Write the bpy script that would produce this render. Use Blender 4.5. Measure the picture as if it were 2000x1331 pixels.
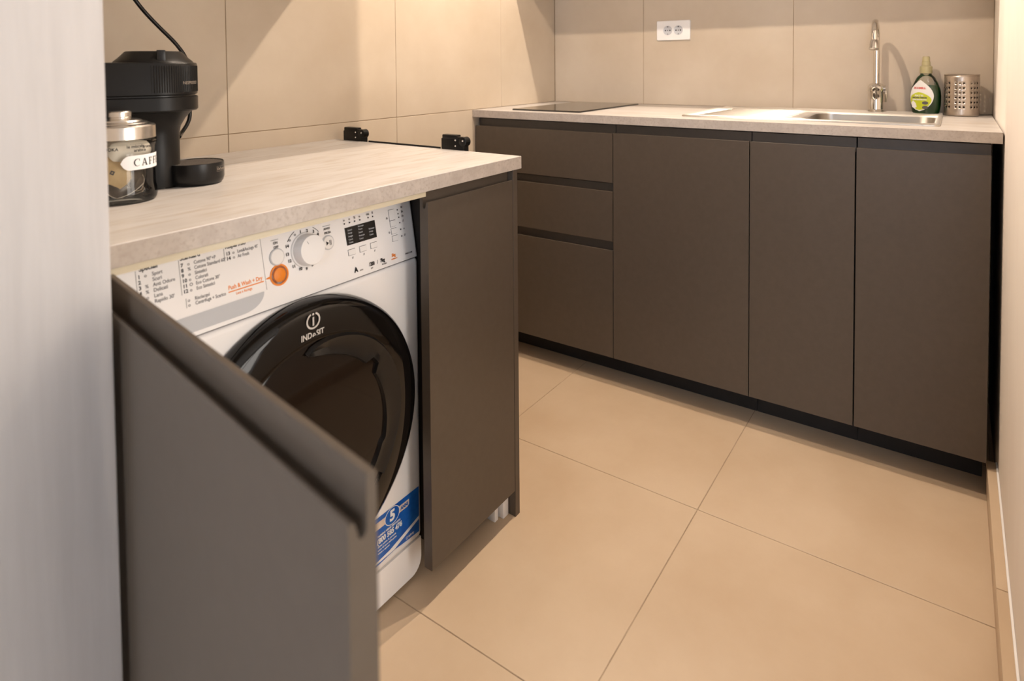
import bpy, bmesh, math, random
from mathutils import Vector, Matrix

random.seed(7)
SC = bpy.context.scene
for o in list(bpy.data.objects):
    bpy.data.objects.remove(o)

def lin(c):
    return c / 12.92 if c <= 0.04045 else ((c + 0.055) / 1.055) ** 2.4

def rgb(r, g, b):
    return (lin(r / 255), lin(g / 255), lin(b / 255), 1.0)

# ------------------------------------------------------------------ camera
cam_data = bpy.data.cameras.new('camera')
cam = bpy.data.objects.new('camera', cam_data)
SC.collection.objects.link(cam)
cam_data.sensor_fit = 'HORIZONTAL'
cam_data.sensor_width = 36.0
cam_data.lens = 1241.8527 * 36.0 / 2000.0
cam_data.shift_x = (1000.0 - 1005.8853) / 2000.0
cam_data.shift_y = (167.8958 - 665.5) / 2000.0
cam_data.clip_start = 0.02
cam_data.dof.use_dof = True
cam_data.dof.focus_distance = 1.55
cam_data.dof.aperture_fstop = 4.0
_y, _p, _r = math.radians(55.225), math.radians(-1.9179), math.radians(-0.4629)
fw = Vector((math.sin(_y) * math.cos(_p), math.cos(_y) * math.cos(_p), math.sin(_p)))
rt = Vector((math.cos(_y), -math.sin(_y), 0))
up = rt.cross(fw)
rt2 = rt * math.cos(_r) + up * math.sin(_r)
up2 = up * math.cos(_r) - rt * math.sin(_r)
M = Matrix((rt2, up2, -fw)).transposed().to_4x4()
M.translation = Vector((-2.5477, -1.5417, 1.0989))
cam.matrix_world = M
SC.camera = cam

# ------------------------------------------------------------------ world, exposure, lights
SC.view_settings.view_transform = 'Standard'
SC.view_settings.look = 'None'
SC.view_settings.gamma = 1.0
SC.view_settings.use_curve_mapping = False
SC.view_settings.exposure = 0.0

wld = bpy.data.worlds.new('room_fill')  # warm fill light added, standing in for an adjoining lit room
SC.world = wld
wld.use_nodes = True
wld.node_tree.nodes['Background'].inputs[0].default_value = (1.0, 0.925, 0.85, 1)
wld.node_tree.nodes['Background'].inputs[1].default_value = 6.7

WARM = (1.0, 0.82, 0.66)
SPOTS = [(-0.642, -0.80, 80.0), (-1.24, -0.82, 61.0)]
CEIL = 2.28
def spot(x, y, watt):
    L = bpy.data.lights.new('ceiling_spot_lamp', 'SPOT')
    L.energy = watt
    L.color = WARM
    L.spot_size = math.radians(150)
    L.spot_blend = 0.6
    L.shadow_soft_size = 0.012
    o = bpy.data.objects.new('ceiling_spot_lamp', L)
    o.location = (x, y, CEIL - 0.02)
    SC.collection.objects.link(o)
for s in SPOTS:
    spot(*s)
# cool daylight through the far window on the left
WDAY = 42.0
wd = bpy.data.lights.new('window_daylight', 'AREA')
wd.shape = 'RECTANGLE'
wd.size, wd.size_y = 1.38, 1.28
wd.energy = WDAY
wd.color = (0.46, 0.68, 1.0)
wo_ = bpy.data.objects.new('window_daylight', wd)
wo_.matrix_world = Matrix.Translation((-4.80, -2.25, 1.30)) @ Matrix.Rotation(math.radians(-90), 4, 'Y')
SC.collection.objects.link(wo_)
# portals for the added warm fill that enters through the unseen openings
WIN = (-2.45, -1.00, 0.15, 1.95)      # x0, x1, z0, z1 in the rear wall; unseen opening added to light the washer front
WINF = (-3.0, -1.5, 0.60, 2.00)       # y0, y1, z0, z1 in the far wall on the left
def portal(w, h, mtx):
    pl = bpy.data.lights.new('window_fill_portal', 'AREA')
    pl.shape = 'RECTANGLE'
    pl.size, pl.size_y = w, h
    pl.cycles.is_portal = True
    po = bpy.data.objects.new('window_fill_portal', pl)
    po.matrix_world = mtx
    SC.collection.objects.link(po)
portal(WIN[1] - WIN[0], WIN[3] - WIN[2], Matrix.Translation(((WIN[0] + WIN[1]) / 2, -3.42, (WIN[2] + WIN[3]) / 2)) @ Matrix.Rotation(math.radians(90), 4, 'X'))
portal(WINF[1] - WINF[0], WINF[3] - WINF[2], Matrix.Translation((-4.63, (WINF[0] + WINF[1]) / 2, (WINF[2] + WINF[3]) / 2)) @ Matrix.Rotation(math.radians(-90), 4, 'Z') @ Matrix.Rotation(math.radians(90), 4, 'X') @ Matrix.Rotation(math.radians(180), 4, 'Y'))

# ------------------------------------------------------------------ materials
def mat(name, col, rough=0.5, metal=0.0, spec=0.5, **kw):
    m = bpy.data.materials.new(name)
    m.use_nodes = True
    b = m.node_tree.nodes['Principled BSDF']
    b.inputs['Base Color'].default_value = col
    b.inputs['Roughness'].default_value = rough
    b.inputs['Metallic'].default_value = metal
    b.inputs['Specular IOR Level'].default_value = spec
    for k, v in kw.items():
        b.inputs[k].default_value = v
    return m

def noise_mix(m, c1, c2, scale=(3, 3, 3), detail=6, lo=0.35, hi=0.65, bump=0.0, rough=None, c3=None, scale3=(40, 40, 40)):
    nt = m.node_tree
    N, Lk = nt.nodes, nt.links
    b = N['Principled BSDF']
    tc = N.new('ShaderNodeTexCoord')
    mp = N.new('ShaderNodeMapping')
    mp.inputs['Scale'].default_value = scale
    Lk.new(tc.outputs['Object'], mp.inputs['Vector'])
    nz = N.new('ShaderNodeTexNoise')
    nz.inputs['Scale'].default_value = 1.0
    nz.inputs['Detail'].default_value = detail
    nz.inputs['Roughness'].default_value = 0.6
    Lk.new(mp.outputs['Vector'], nz.inputs['Vector'])
    cr = N.new('ShaderNodeValToRGB')
    cr.color_ramp.elements[0].position, cr.color_ramp.elements[1].position = lo, hi
    cr.color_ramp.elements[0].color, cr.color_ramp.elements[1].color = c1, c2
    Lk.new(nz.outputs['Fac'], cr.inputs['Fac'])
    out = cr.outputs['Color']
    if c3:
        mp3 = N.new('ShaderNodeMapping')
        mp3.inputs['Scale'].default_value = scale3
        Lk.new(tc.outputs['Object'], mp3.inputs['Vector'])
        n3 = N.new('ShaderNodeTexNoise')
        n3.inputs['Scale'].default_value = 1.0
        n3.inputs['Detail'].default_value = 4
        Lk.new(mp3.outputs['Vector'], n3.inputs['Vector'])
        r3 = N.new('ShaderNodeMapRange')
        r3.inputs['From Min'].default_value = 0.5
        r3.inputs['From Max'].default_value = 0.75
        Lk.new(n3.outputs['Fac'], r3.inputs['Value'])
        mx = N.new('ShaderNodeMix')
        mx.data_type = 'RGBA'
        Lk.new(r3.outputs['Result'], mx.inputs['Factor'])
        Lk.new(out, mx.inputs[6])
        mx.inputs[7].default_value = c3
        out = mx.outputs[2]
    Lk.new(out, b.inputs['Base Color'])
    if bump:
        bp = N.new('ShaderNodeBump')
        bp.inputs['Strength'].default_value = bump
        bp.inputs['Distance'].default_value = 0.002
        Lk.new(nz.outputs['Fac'], bp.inputs['Height'])
        Lk.new(bp.outputs['Normal'], b.inputs['Normal'])
    return m

M_TILE = noise_mix(mat('beige porcelain tile', rgb(194, 180, 161), 0.42, spec=0.35), rgb(187, 172, 152), rgb(200, 187, 169), (2.2, 2.2, 2.2), 8)
M_FLOOR = noise_mix(mat('beige floor tile', rgb(194, 171, 143), 0.42, spec=0.35), rgb(188, 164, 136), rgb(200, 178, 151), (2.6, 2.6, 2.6), 8)
M_GROUT = noise_mix(mat('grout', rgb(158, 138, 114), 0.9), rgb(148, 128, 104), rgb(172, 152, 128), (8, 8, 8))
M_WALL = noise_mix(mat('white plaster dimmed', rgb(187, 183, 180), 0.75, spec=0.25), rgb(183, 179, 176), rgb(191, 187, 184), (60, 60, 4), 6, bump=0.12)  # plaster tone lowered to offset the strong fill light
M_WALL_LIT = noise_mix(mat('white plaster brightened', rgb(242, 235, 227), 0.7, spec=0.25), rgb(240, 232, 224), rgb(244, 238, 230), (5, 5, 2), 5, bump=0.05)  # same plaster, lightened to brighten the dim right wall
M_CEIL = noise_mix(mat('white ceiling paint', rgb(235, 232, 228), 0.9, spec=0.2), rgb(232, 229, 225), rgb(238, 235, 231), (3, 3, 3))
M_TOP = noise_mix(mat('pale concrete laminate', rgb(196, 192, 188), 0.38, spec=0.4), rgb(183, 177, 171), rgb(205, 202, 199), (3.2, 14, 14), 9, 0.24, 0.76, c3=rgb(176, 165, 153), scale3=(9, 60, 60))
M_TOPB = noise_mix(mat('pale concrete laminate across', rgb(196, 192, 188), 0.38, spec=0.4), rgb(183, 177, 171), rgb(205, 202, 199), (16, 3.2, 16), 9, 0.33, 0.66, c3=rgb(176, 165, 153), scale3=(60, 9, 60))
M_EDGE = noise_mix(mat('shaded worktop edge', rgb(178, 167, 157), 0.5, spec=0.3), rgb(169, 158, 148), rgb(186, 176, 166), (34, 34, 34), 9, 0.3, 0.7, c3=rgb(164, 152, 141), scale3=(150, 150, 150))  # same laminate, darkened to put the front edge's shade into its colour
M_TAUPE = noise_mix(mat('taupe satin lacquer', rgb(80, 70, 60), 0.36, spec=0.4), rgb(79, 69, 59), rgb(82, 72, 62), (60, 60, 60), 3)
M_DARK = noise_mix(mat('dark cabinet carcass', rgb(48, 43, 39), 0.6, spec=0.2), rgb(46, 41, 37), rgb(51, 46, 42), (20, 20, 20))
M_PLINTH = noise_mix(mat('dark plinth', rgb(38, 34, 31), 0.5, spec=0.2), rgb(36, 32, 29), rgb(41, 37, 34), (20, 20, 20))
M_WOOD = noise_mix(mat('pale raw wood', rgb(206, 195, 170), 0.6, spec=0.3), rgb(198, 186, 160), rgb(213, 203, 180), (4, 60, 60))
M_WHITE = noise_mix(mat('white enamel', rgb(240, 238, 237), 0.3, spec=0.45), rgb(239, 237, 236), rgb(241, 239, 238), (4, 4, 4))
M_WHITEP = noise_mix(mat('white plastic', rgb(234, 232, 230), 0.42, spec=0.4), rgb(233, 231, 229), rgb(235, 233, 231), (6, 6, 6))
M_GREYP = noise_mix(mat('light grey plastic', rgb(190, 192, 196), 0.4, spec=0.4), rgb(188, 190, 194), rgb(193, 195, 199), (6, 6, 6))
M_KNOBSIDE = noise_mix(mat('grey knob side', rgb(168, 168, 170), 0.35), rgb(165, 165, 167), rgb(172, 172, 174), (6, 6, 6))
M_BGLOSS = noise_mix(mat('black gloss plastic', rgb(13, 11, 10), 0.06, spec=0.38), rgb(12, 10, 9), rgb(15, 13, 12), (4, 4, 4))
M_BGLASS = noise_mix(mat('smoked door glass', rgb(20, 14, 10), 0.07, spec=0.28), rgb(18, 12, 9), rgb(23, 16, 12), (4, 4, 4))
M_BLK = noise_mix(mat('matt black plastic', rgb(13, 12, 11), 0.38, spec=0.28), rgb(12, 11, 10), rgb(15, 14, 13), (30, 30, 30))
M_BLK2 = noise_mix(mat('deep black plastic', rgb(18, 17, 17), 0.3, spec=0.4), rgb(17, 16, 16), rgb(20, 19, 19), (30, 30, 30))
M_GRID = noise_mix(mat('grey drip grid', rgb(96, 88, 80), 0.45), rgb(92, 84, 76), rgb(100, 92, 84), (30, 30, 30))
M_INK = mat('black print', rgb(28, 27, 28), 0.6, spec=0.2)
M_INKG = mat('grey print', rgb(92, 90, 92), 0.6, spec=0.2)
M_ORANGE = mat('orange print', rgb(232, 132, 30), 0.45)
M_SILVERP = mat('silver print', rgb(200, 196, 190), 0.4)
M_DIMP = mat('dim grey print', rgb(132, 122, 112), 0.5)
M_WPRINT = mat('white print', rgb(235, 235, 235), 0.5)
M_RPRINT = mat('red print', rgb(214, 60, 48), 0.5)
M_STEEL = mat('brushed stainless steel', rgb(205, 200, 192), 0.26, metal=1.0)
def brush(m, scale):
    nt = m.node_tree
    b = nt.nodes['Principled BSDF']
    tc = nt.nodes.new('ShaderNodeTexCoord'); mp = nt.nodes.new('ShaderNodeMapping'); nz = nt.nodes.new('ShaderNodeTexNoise')
    mp.inputs['Scale'].default_value = scale
    nz.inputs['Scale'].default_value = 1.0
    nt.links.new(tc.outputs['Object'], mp.inputs['Vector']); nt.links.new(mp.outputs['Vector'], nz.inputs['Vector'])
    mr = nt.nodes.new('ShaderNodeMapRange')
    r = b.inputs['Roughness'].default_value
    mr.inputs['To Min'].default_value = r * 0.8
    mr.inputs['To Max'].default_value = r * 1.25
    nt.links.new(nz.outputs['Fac'], mr.inputs['Value']); nt.links.new(mr.outputs['Result'], b.inputs['Roughness'])
    return m
brush(M_STEEL, (300, 4, 300))
def aniso(m, rough, a):
    nt = m.node_tree
    b = nt.nodes['Principled BSDF']
    for l in list(b.inputs['Roughness'].links): nt.links.remove(l)
    b.inputs['Roughness'].default_value = rough
    b.inputs['Anisotropic'].default_value = a
    tg = nt.nodes.new('ShaderNodeTangent')
    tg.direction_type = 'UV_MAP'
    tg.uv_map = 'brushing'
    nt.links.new(tg.outputs[0], b.inputs['Tangent'])
aniso(M_STEEL, 0.46, 0.9)
def brush_uv(o):
    me = o.data
    uv = me.uv_layers.new(name='brushing')
    for lp in me.loops:
        c = me.vertices[lp.vertex_index].co
        uv.data[lp.index].uv = (c.x + c.z * .37, c.y + c.z * .21)
    return o
M_STEELC = brush(mat('brushed steel cup', rgb(196, 186, 176), 0.3, metal=1.0), (4, 4, 400))
M_STEEL_SHADE = brush(mat('shaded steel inside', rgb(92, 84, 76), 0.55, metal=1.0), (4, 4, 200))  # cup interior darkened so the punched holes look shaded
M_CHROME = brush(mat('chrome', rgb(225, 222, 218), 0.06, metal=1.0), (10, 10, 10))
M_ALU = brush(mat('brushed aluminium lid', rgb(222, 216, 208), 0.24, metal=1.0), (4, 4, 200))
M_HOB = noise_mix(mat('black hob glass', rgb(22, 19, 17), 0.05, spec=0.6), rgb(21, 18, 16), rgb(24, 21, 19), (3, 3, 3))
M_BLUE = noise_mix(mat('blue sticker', rgb(24, 92, 178), 0.35), rgb(18, 82, 168), rgb(36, 108, 190), (40, 40, 40))
M_LBLUE = noise_mix(mat('pale blue sticker ink', rgb(130, 175, 220), 0.4), rgb(120, 165, 212), rgb(150, 190, 228), (60, 60, 60))
M_CREAMP = noise_mix(mat('pale band print', rgb(214, 196, 180), 0.4), rgb(205, 186, 170), rgb(222, 206, 192), (60, 60, 60))
M_SACH = noise_mix(mat('beige paper sachet', rgb(214, 186, 140), 0.55), rgb(206, 176, 130), rgb(220, 194, 150), (30, 30, 30))
M_SACHW = noise_mix(mat('white paper sachet', rgb(232, 222, 206), 0.55), rgb(226, 214, 196), rgb(236, 228, 214), (30, 30, 30))
M_SACHD = noise_mix(mat('dark foil sachet', rgb(70, 64, 58), 0.28, metal=0.6), rgb(52, 47, 43), rgb(92, 84, 76), (40, 40, 40), bump=0.3)
M_SEAM = mat('silver sachet seam', rgb(200, 188, 172), 0.35, metal=0.7)
M_LIQ = noise_mix(mat('green dish soap', rgb(0, 92, 34), 0.12, spec=0.5), rgb(0, 84, 30), rgb(4, 102, 40), (20, 20, 20))
M_LIQ.node_tree.nodes['Principled BSDF'].inputs['Transmission Weight'].default_value = 0.35
M_LIME = noise_mix(mat('lime label print', rgb(196, 206, 40), 0.45), rgb(188, 198, 30), rgb(204, 213, 60), (30, 30, 30))
M_LEAF = mat('olive label print', rgb(140, 160, 40), 0.45)
M_CAPP = noise_mix(mat('translucent green cap', rgb(214, 206, 160), 0.35), rgb(208, 200, 152), rgb(220, 212, 170), (30, 30, 30))
M_CAPP.node_tree.nodes['Principled BSDF'].inputs['Transmission Weight'].default_value = 0.45
M_LAMP = bpy.data.materials.new('lamp lens')
M_LAMP.use_nodes = True
_b = M_LAMP.node_tree.nodes['Principled BSDF']
_b.inputs['Emission Color'].default_value = (1.0, 0.8, 0.6, 1)
_b.inputs['Emission Strength'].default_value = 6.0

def thin_glass(name, tint, gloss_rough=0.02):
    m = bpy.data.materials.new(name)
    m.use_nodes = True
    nt = m.node_tree
    nt.nodes.clear()
    out = nt.nodes.new('ShaderNodeOutputMaterial')
    tr = nt.nodes.new('ShaderNodeBsdfTransparent')
    tr.inputs[0].default_value = tint
    gl = nt.nodes.new('ShaderNodeBsdfGlossy')
    gl.inputs['Roughness'].default_value = gloss_rough
    fr = nt.nodes.new('ShaderNodeFresnel')
    fr.inputs['IOR'].default_value = 1.5
    mx = nt.nodes.new('ShaderNodeMixShader')
    nt.links.new(fr.outputs[0], mx.inputs[0])
    nt.links.new(tr.outputs[0], mx.inputs[1])
    nt.links.new(gl.outputs[0], mx.inputs[2])
    nt.links.new(mx.outputs[0], out.inputs[0])
    return m
M_GLASS = thin_glass('clear jar glass', (0.96, 0.97, 0.96, 1))
M_PET = thin_glass('clear bottle plastic', (0.965, 0.975, 0.955, 1), 0.06)

# ------------------------------------------------------------------ helpers
COL = SC.collection
WORLD_LOC = {}

def thing(name, label, cat, loc=(0, 0, 0), group=None):
    o = bpy.data.objects.new(name, None)
    o.empty_display_size = 0.05
    COL.objects.link(o)
    o.location = loc
    WORLD_LOC[o] = Vector(loc)
    if label: o['label'] = label
    if cat: o['category'] = cat
    if group: o['group'] = group
    return o

def struct(o):
    o['kind'] = 'structure'
    return o

def obj(name, bm, m, parent=None, smooth=35, label=None, mods=None):
    """bm is in world coordinates; the object sits at its thing's base."""
    off = WORLD_LOC[parent] if parent is not None else Vector((0, 0, 0))
    bm.normal_update()
    me = bpy.data.meshes.new(name)
    bmesh.ops.translate(bm, verts=bm.verts, vec=-off)
    bm.to_mesh(me)
    bm.free()
    if smooth:
        me.shade_smooth()
        me.set_sharp_from_angle(angle=math.radians(smooth))
    for mm in (m if isinstance(m, (list, tuple)) else [m]):
        me.materials.append(mm)
    o = bpy.data.objects.new(name, me)
    COL.objects.link(o)
    if parent is not None:
        o.parent = parent
    WORLD_LOC[o] = off.copy()
    if label: o['label'] = label
    return o

def abox(bm, x0, x1, y0, y1, z0, z1, bev=0.0, seg=2, mi=0):
    r = bmesh.ops.create_cube(bm, size=1.0)
    vs = r['verts']
    for v in vs:
        v.co = Vector((x0 + (v.co.x + 0.5) * (x1 - x0), y0 + (v.co.y + 0.5) * (y1 - y0), z0 + (v.co.z + 0.5) * (z1 - z0)))
    fs = set(f for v in vs for f in v.link_faces)
    for f in fs: f.material_index = mi
    if bev:
        es = list(set(e for v in vs for e in v.link_edges))
        bmesh.ops.bevel(bm, geom=es, offset=bev, segments=seg, profile=0.5, affect='EDGES')
    return bm

def box(*a, **k):
    return abox(bmesh.new(), *a, **k)

def lathe(bm, prof, center, seg=48, a0=0.0, a1=2 * math.pi, axis='Z', sx=1.0, sy=1.0, rot=0.0, close=True):
    """prof: list of (radius, height). axis Z (up) or Y (height runs along -y, angle in xz plane)."""
    full = abs(a1 - a0 - 2 * math.pi) < 1e-6
    n = seg if full else seg + 1
    rings = []
    for r, h in prof:
        ring = []
        for i in range(n):
            a = a0 + (a1 - a0) * i / seg
            if axis == 'Z':
                x, y = r * math.cos(a) * sx, r * math.sin(a) * sy
                x, y = x * math.cos(rot) - y * math.sin(rot), x * math.sin(rot) + y * math.cos(rot)
                co = Vector(center) + Vector((x, y, h))
            elif axis == 'Y':
                co = Vector(center) + Vector((r * math.cos(a), -h, r * math.sin(a)))
            else:
                co = Vector(center) + Vector((-h, -r * math.cos(a), r * math.sin(a)))
            ring.append(bm.verts.new(co))
        rings.append(ring)
    for k in range(len(rings) - 1):
        A, B = rings[k], rings[k + 1]
        for i in range(n if full else n - 1):
            j = (i + 1) % n
            bm.faces.new((A[i], A[j], B[j], B[i]))
    if close and full:
        if prof[0][0] > 1e-5: bm.faces.new(list(reversed(rings[0])))
        if prof[-1][0] > 1e-5: bm.faces.new(rings[-1])
    bmesh.ops.remove_doubles(bm, verts=bm.verts, dist=1e-6)
    return bm

def tube(bm, pts, rad, seg=12, radii=None):
    pts = [Vector(p) for p in pts]
    rings = []
    t0 = (pts[1] - pts[0]).normalized()
    ref = Vector((0, 0, 1)) if abs(t0.z) < 0.9 else Vector((1, 0, 0))
    nrm = t0.cross(ref).normalized()
    for i, p in enumerate(pts):
        t = (pts[min(i + 1, len(pts) - 1)] - pts[max(i - 1, 0)]).normalized()
        nrm = (nrm - t * nrm.dot(t)).normalized()
        b = t.cross(nrm)
        r = radii[i] if radii else rad
        rings.append([bm.verts.new(p + (nrm * math.cos(2 * math.pi * k / seg) + b * math.sin(2 * math.pi * k / seg)) * r) for k in range(seg)])
    for A, B in zip(rings, rings[1:]):
        for k in range(seg):
            bm.faces.new((A[k], A[(k + 1) % seg], B[(k + 1) % seg], B[k]))
    bm.faces.new(list(reversed(rings[0])))
    bm.faces.new(rings[-1])
    return bm

def spline(pts, n=8):
    P = [Vector(p) for p in pts]
    P = [P[0] * 2 - P[1]] + P + [P[-1] * 2 - P[-2]]
    out = []
    for i in range(1, len(P) - 2):
        for k in range(n):
            t = k / n
            a, b, c, d = P[i - 1], P[i], P[i + 1], P[i + 2]
            out.append(0.5 * ((2 * b) + (c - a) * t + (2 * a - 5 * b + 4 * c - d) * t * t + (3 * b - a - 3 * c + d) * t ** 3))
    out.append(P[-2])
    return out

def extrude_poly(bm, poly, to3, w0, w1, mi=0):
    """poly: list of 2D pts; to3(p, w) -> world. closed prism from w0 to w1"""
    A = [bm.verts.new(to3(p, w0)) for p in poly]
    B = [bm.verts.new(to3(p, w1)) for p in poly]
    n = len(poly)
    fs = [bm.faces.new((A[i], A[(i + 1) % n], B[(i + 1) % n], B[i])) for i in range(n)]
    fs.append(bm.faces.new(list(reversed(A))))
    fs.append(bm.faces.new(B))
    for f in fs: f.material_index = mi
    bmesh.ops.recalc_face_normals(bm, faces=fs)
    return bm

def textbm(bm, s, size, mtx, align='LEFT', wrap=None, sx=1.0, bold=0.0, ext=0.00012):
    """adds flat lettering; mtx maps local (x right, y up, z out) to world; wrap(v)->v optional local map"""
    cu = bpy.data.curves.new('lettering', 'FONT')
    cu.body = s
    cu.size = size
    cu.align_x = align
    cu.align_y = 'CENTER'
    cu.extrude = ext
    cu.offset = bold
    cu.resolution_u = 3
    to = bpy.data.objects.new('lettering', cu)
    me = bpy.data.meshes.new_from_object(to)
    bpy.data.objects.remove(to)
    b2 = bmesh.new()
    b2.from_mesh(me)
    bpy.data.meshes.remove(me)
    bpy.data.curves.remove(cu)
    for v in b2.verts:
        c = Vector((v.co.x * sx, v.co.y, v.co.z))
        v.co = wrap(c) if wrap else mtx @ c
    mp = {v: bm.verts.new(v.co) for v in b2.verts}
    for f in b2.faces:
        try: bm.faces.new([mp[v] for v in f.verts])
        except ValueError: pass
    b2.free()
    return bm

def rrect(x0, x1, y0, y1, r, n=6):
    pts = []
    for cx, cy, a in ((x1 - r, y1 - r, 0), (x0 + r, y1 - r, 90), (x0 + r, y0 + r, 180), (x1 - r, y0 + r, 270)):
        for k in range(n + 1):
            t = math.radians(a + 90 * k / n)
            pts.append((cx + r * math.cos(t), cy + r * math.sin(t)))
    return pts

def loft(bm, rings, cap0=False, cap1=False):
    R = [[bm.verts.new(p) for p in ring] for ring in rings]
    n = len(R[0])
    for A, B in zip(R, R[1:]):
        for i in range(n):
            bm.faces.new((A[i], A[(i + 1) % n], B[(i + 1) % n], B[i]))
    if cap0: bm.faces.new(list(reversed(R[0])))
    if cap1: bm.faces.new(R[-1])
    bmesh.ops.recalc_face_normals(bm, faces=bm.faces)
    return bm

# ------------------------------------------------------------------ setting
G = 0.0011
# floor: grout slab and 60 x 60 tiles
floor = struct(obj('floor', box(-4.7, 0.0, -3.5, 0.0, -0.08, -0.0015), M_GROUT))
tile_mesh = {}
def tiles(parent, us, vs, to_box, m, name):
    for i in range(len(us) - 1):
        for j in range(len(vs) - 1):
            a, b, c, d = us[i] + G, us[i + 1] - G, vs[j] + G, vs[j + 1] - G
            obj(name, box(*to_box(a, b, c, d), bev=0.0007, seg=1), m, parent, smooth=30)
fx = [-4.64, -4.04, -3.44, -2.84, -2.24, -1.642, -1.04, -0.44, 0.0]
fy = [-3.43, -2.83, -2.23, -1.6315, -1.0315, -0.4325, 0.0]
tiles(floor, fx, fy, lambda a, b, c, d: (a, b, c, d, -0.009, 0.0), M_FLOOR, 'floor_tile')

zt = [0.0, 0.325, 0.925, 1.525, 2.125, CEIL]
wall_left = struct(obj('wall_left', box(-2.3, 0.12, 0.0015, 0.12, -0.08, CEIL), M_GROUT))
tiles(wall_left, [-2.2315, -1.6265, -1.025, -0.425, -0.001], zt, lambda a, b, c, d: (a, b, 0.0, 0.008, c, d), M_TILE, 'wall_tile')
wall_back = struct(obj('wall_back', box(0.0015, 0.12, -1.76, 0.0, -0.08, CEIL), M_GROUT))
tiles(wall_back, [-1.64, -1.04, -0.442, -0.001], zt, lambda a, b, c, d: (0.0, 0.008, a, b, c, d), M_TILE, 'wall_tile')
# white plastered walls
struct(obj('wall_right', box(-1.62, 0.0, -1.76, -1.64, -0.08, CEIL, bev=0.004), M_WALL_LIT))
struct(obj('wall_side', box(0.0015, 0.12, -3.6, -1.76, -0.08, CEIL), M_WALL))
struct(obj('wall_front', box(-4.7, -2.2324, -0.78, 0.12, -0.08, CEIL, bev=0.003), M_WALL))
struct(obj('wall_far', (lambda b: (abox(b, -4.8, -4.64, -3.6, WINF[0], -0.08, CEIL), abox(b, -4.8, -4.64, WINF[1], -0.78, -0.08, CEIL), abox(b, -4.8, -4.64, WINF[0], WINF[1], -0.08, WINF[2]), abox(b, -4.8, -4.64, WINF[0], WINF[1], WINF[3], CEIL))[0])(bmesh.new()), M_WALL))
bm = bmesh.new()
abox(bm, -4.7, WIN[0], -3.6, -3.43, -0.08, CEIL)
abox(bm, WIN[1], 0.0, -3.6, -3.43, -0.08, CEIL)
abox(bm, WIN[0], WIN[1], -3.6, -3.43, -0.08, WIN[2])
abox(bm, WIN[0], WIN[1], -3.6, -3.43, WIN[3], CEIL)
struct(obj('wall_rear', bm, M_WALL))
bm = bmesh.new()
for a in ((WIN[0], WIN[0] + .06, WIN[2], WIN[3]), (WIN[1] - .06, WIN[1], WIN[2], WIN[3]), (WIN[0], WIN[1], WIN[2], WIN[2] + .06), (WIN[0], WIN[1], WIN[3] - .06, WIN[3]), ((WIN[0] + WIN[1]) / 2 - .04, (WIN[0] + WIN[1]) / 2 + .04, WIN[2], WIN[3])):
    abox(bm, a[0], a[1], -3.54, -3.48, a[2], a[3])
struct(obj('rear_fill_opening', bm, M_WHITEP))  # frame of the added rear fill opening, out of view
bm = bmesh.new()
for a in ((WINF[0], WINF[0] + .06, WINF[2], WINF[3]), (WINF[1] - .06, WINF[1], WINF[2], WINF[3]), (WINF[0], WINF[1], WINF[2], WINF[2] + .06), (WINF[0], WINF[1], WINF[3] - .06, WINF[3])):
    abox(bm, -4.75, -4.69, a[0], a[1], a[2], a[3])
struct(obj('window_2', bm, M_WHITEP))
struct(obj('ceiling', box(-4.8, 0.12, -3.6, 0.12, CEIL, CEIL + 0.1), M_CEIL))
# skirting on the right wall: two tile lengths, joint as in the photo
base_r = struct(obj('baseboard_right', box(-1.619, -0.56, -1.6395, -1.621, 0.0, 0.0775), M_GROUT))
for a, b in ((-1.619, -1.0405), (-1.0385, -0.56)):
    obj('skirting_tile', box(a, b, -1.6395, -1.617, 0.0005, 0.08, bev=0.0015), M_FLOOR, base_r)
obj('sealant', box(-1.619, -0.56, -1.6398, -1.6355, 0.0795, 0.0825, bev=0.0008), M_WHITEP, base_r, label='white sealant line along the top of the skirting')
base_f = struct(obj('baseboard_front', box(-4.6, -2.29, -0.792, -0.7803, 0.0, 0.07, bev=0.001), M_WALL))

# ------------------------------------------------------------------ ceiling lamps
def downlight(x, y, label):
    t = thing('recessed_spotlight', label, 'ceiling light', (x, y, CEIL), 'recessed ceiling spotlights')
    bm = lathe(bmesh.new(), [(0.034, 0.0), (0.034, -0.006), (0.046, -0.007), (0.05, -0.002), (0.05, 0.0)], (x, y, CEIL), 32, close=False)
    obj('trim_ring', bm, M_WHITEP, t)
    bm = lathe(bmesh.new(), [(0.0, -0.003), (0.034, -0.003)], (x, y, CEIL), 32, close=False)
    obj('lens', bm, M_LAMP, t)
downlight(*SPOTS[0][:2], 'recessed ceiling spotlight closest to the sink wall')
downlight(*SPOTS[1][:2], 'recessed ceiling spotlight above the end of the washing machine worktop')

# ------------------------------------------------------------------ kitchen fronts
def jprofile(zb, zf, zl, T=0.0218, lip=0.0075):
    """cross-section (depth from front, z) of a handle-less front with a scooped grip along its top"""
    g = T - lip
    p = [(0.0, zb + 0.001), (0.0, zf - 0.0015), (0.0015, zf), (0.0045, zf - 0.001)]
    cx, rz = (0.0045 + g) / 2 + 0.001, 0.006
    for k in range(7):
        a = math.pi + math.pi * k / 6
        p.append((cx + (g - 0.0065) / 2 * math.cos(a), zf - 0.008 + rz * math.sin(a)))
    p += [(g, zf + 0.004), (g, zl - 0.0012), (g + 0.0012, zl), (T - 0.0012, zl), (T, zl - 0.0012), (T, zb + 0.001), (T - 0.001, zb), (0.001, zb)]
    return p

def flatprofile(zb, zf, T=0.0218):
    return [(0, zb + .001), (0, zf - .001), (.001, zf), (T, zf), (T, zb), (.001, zb)]

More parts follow.
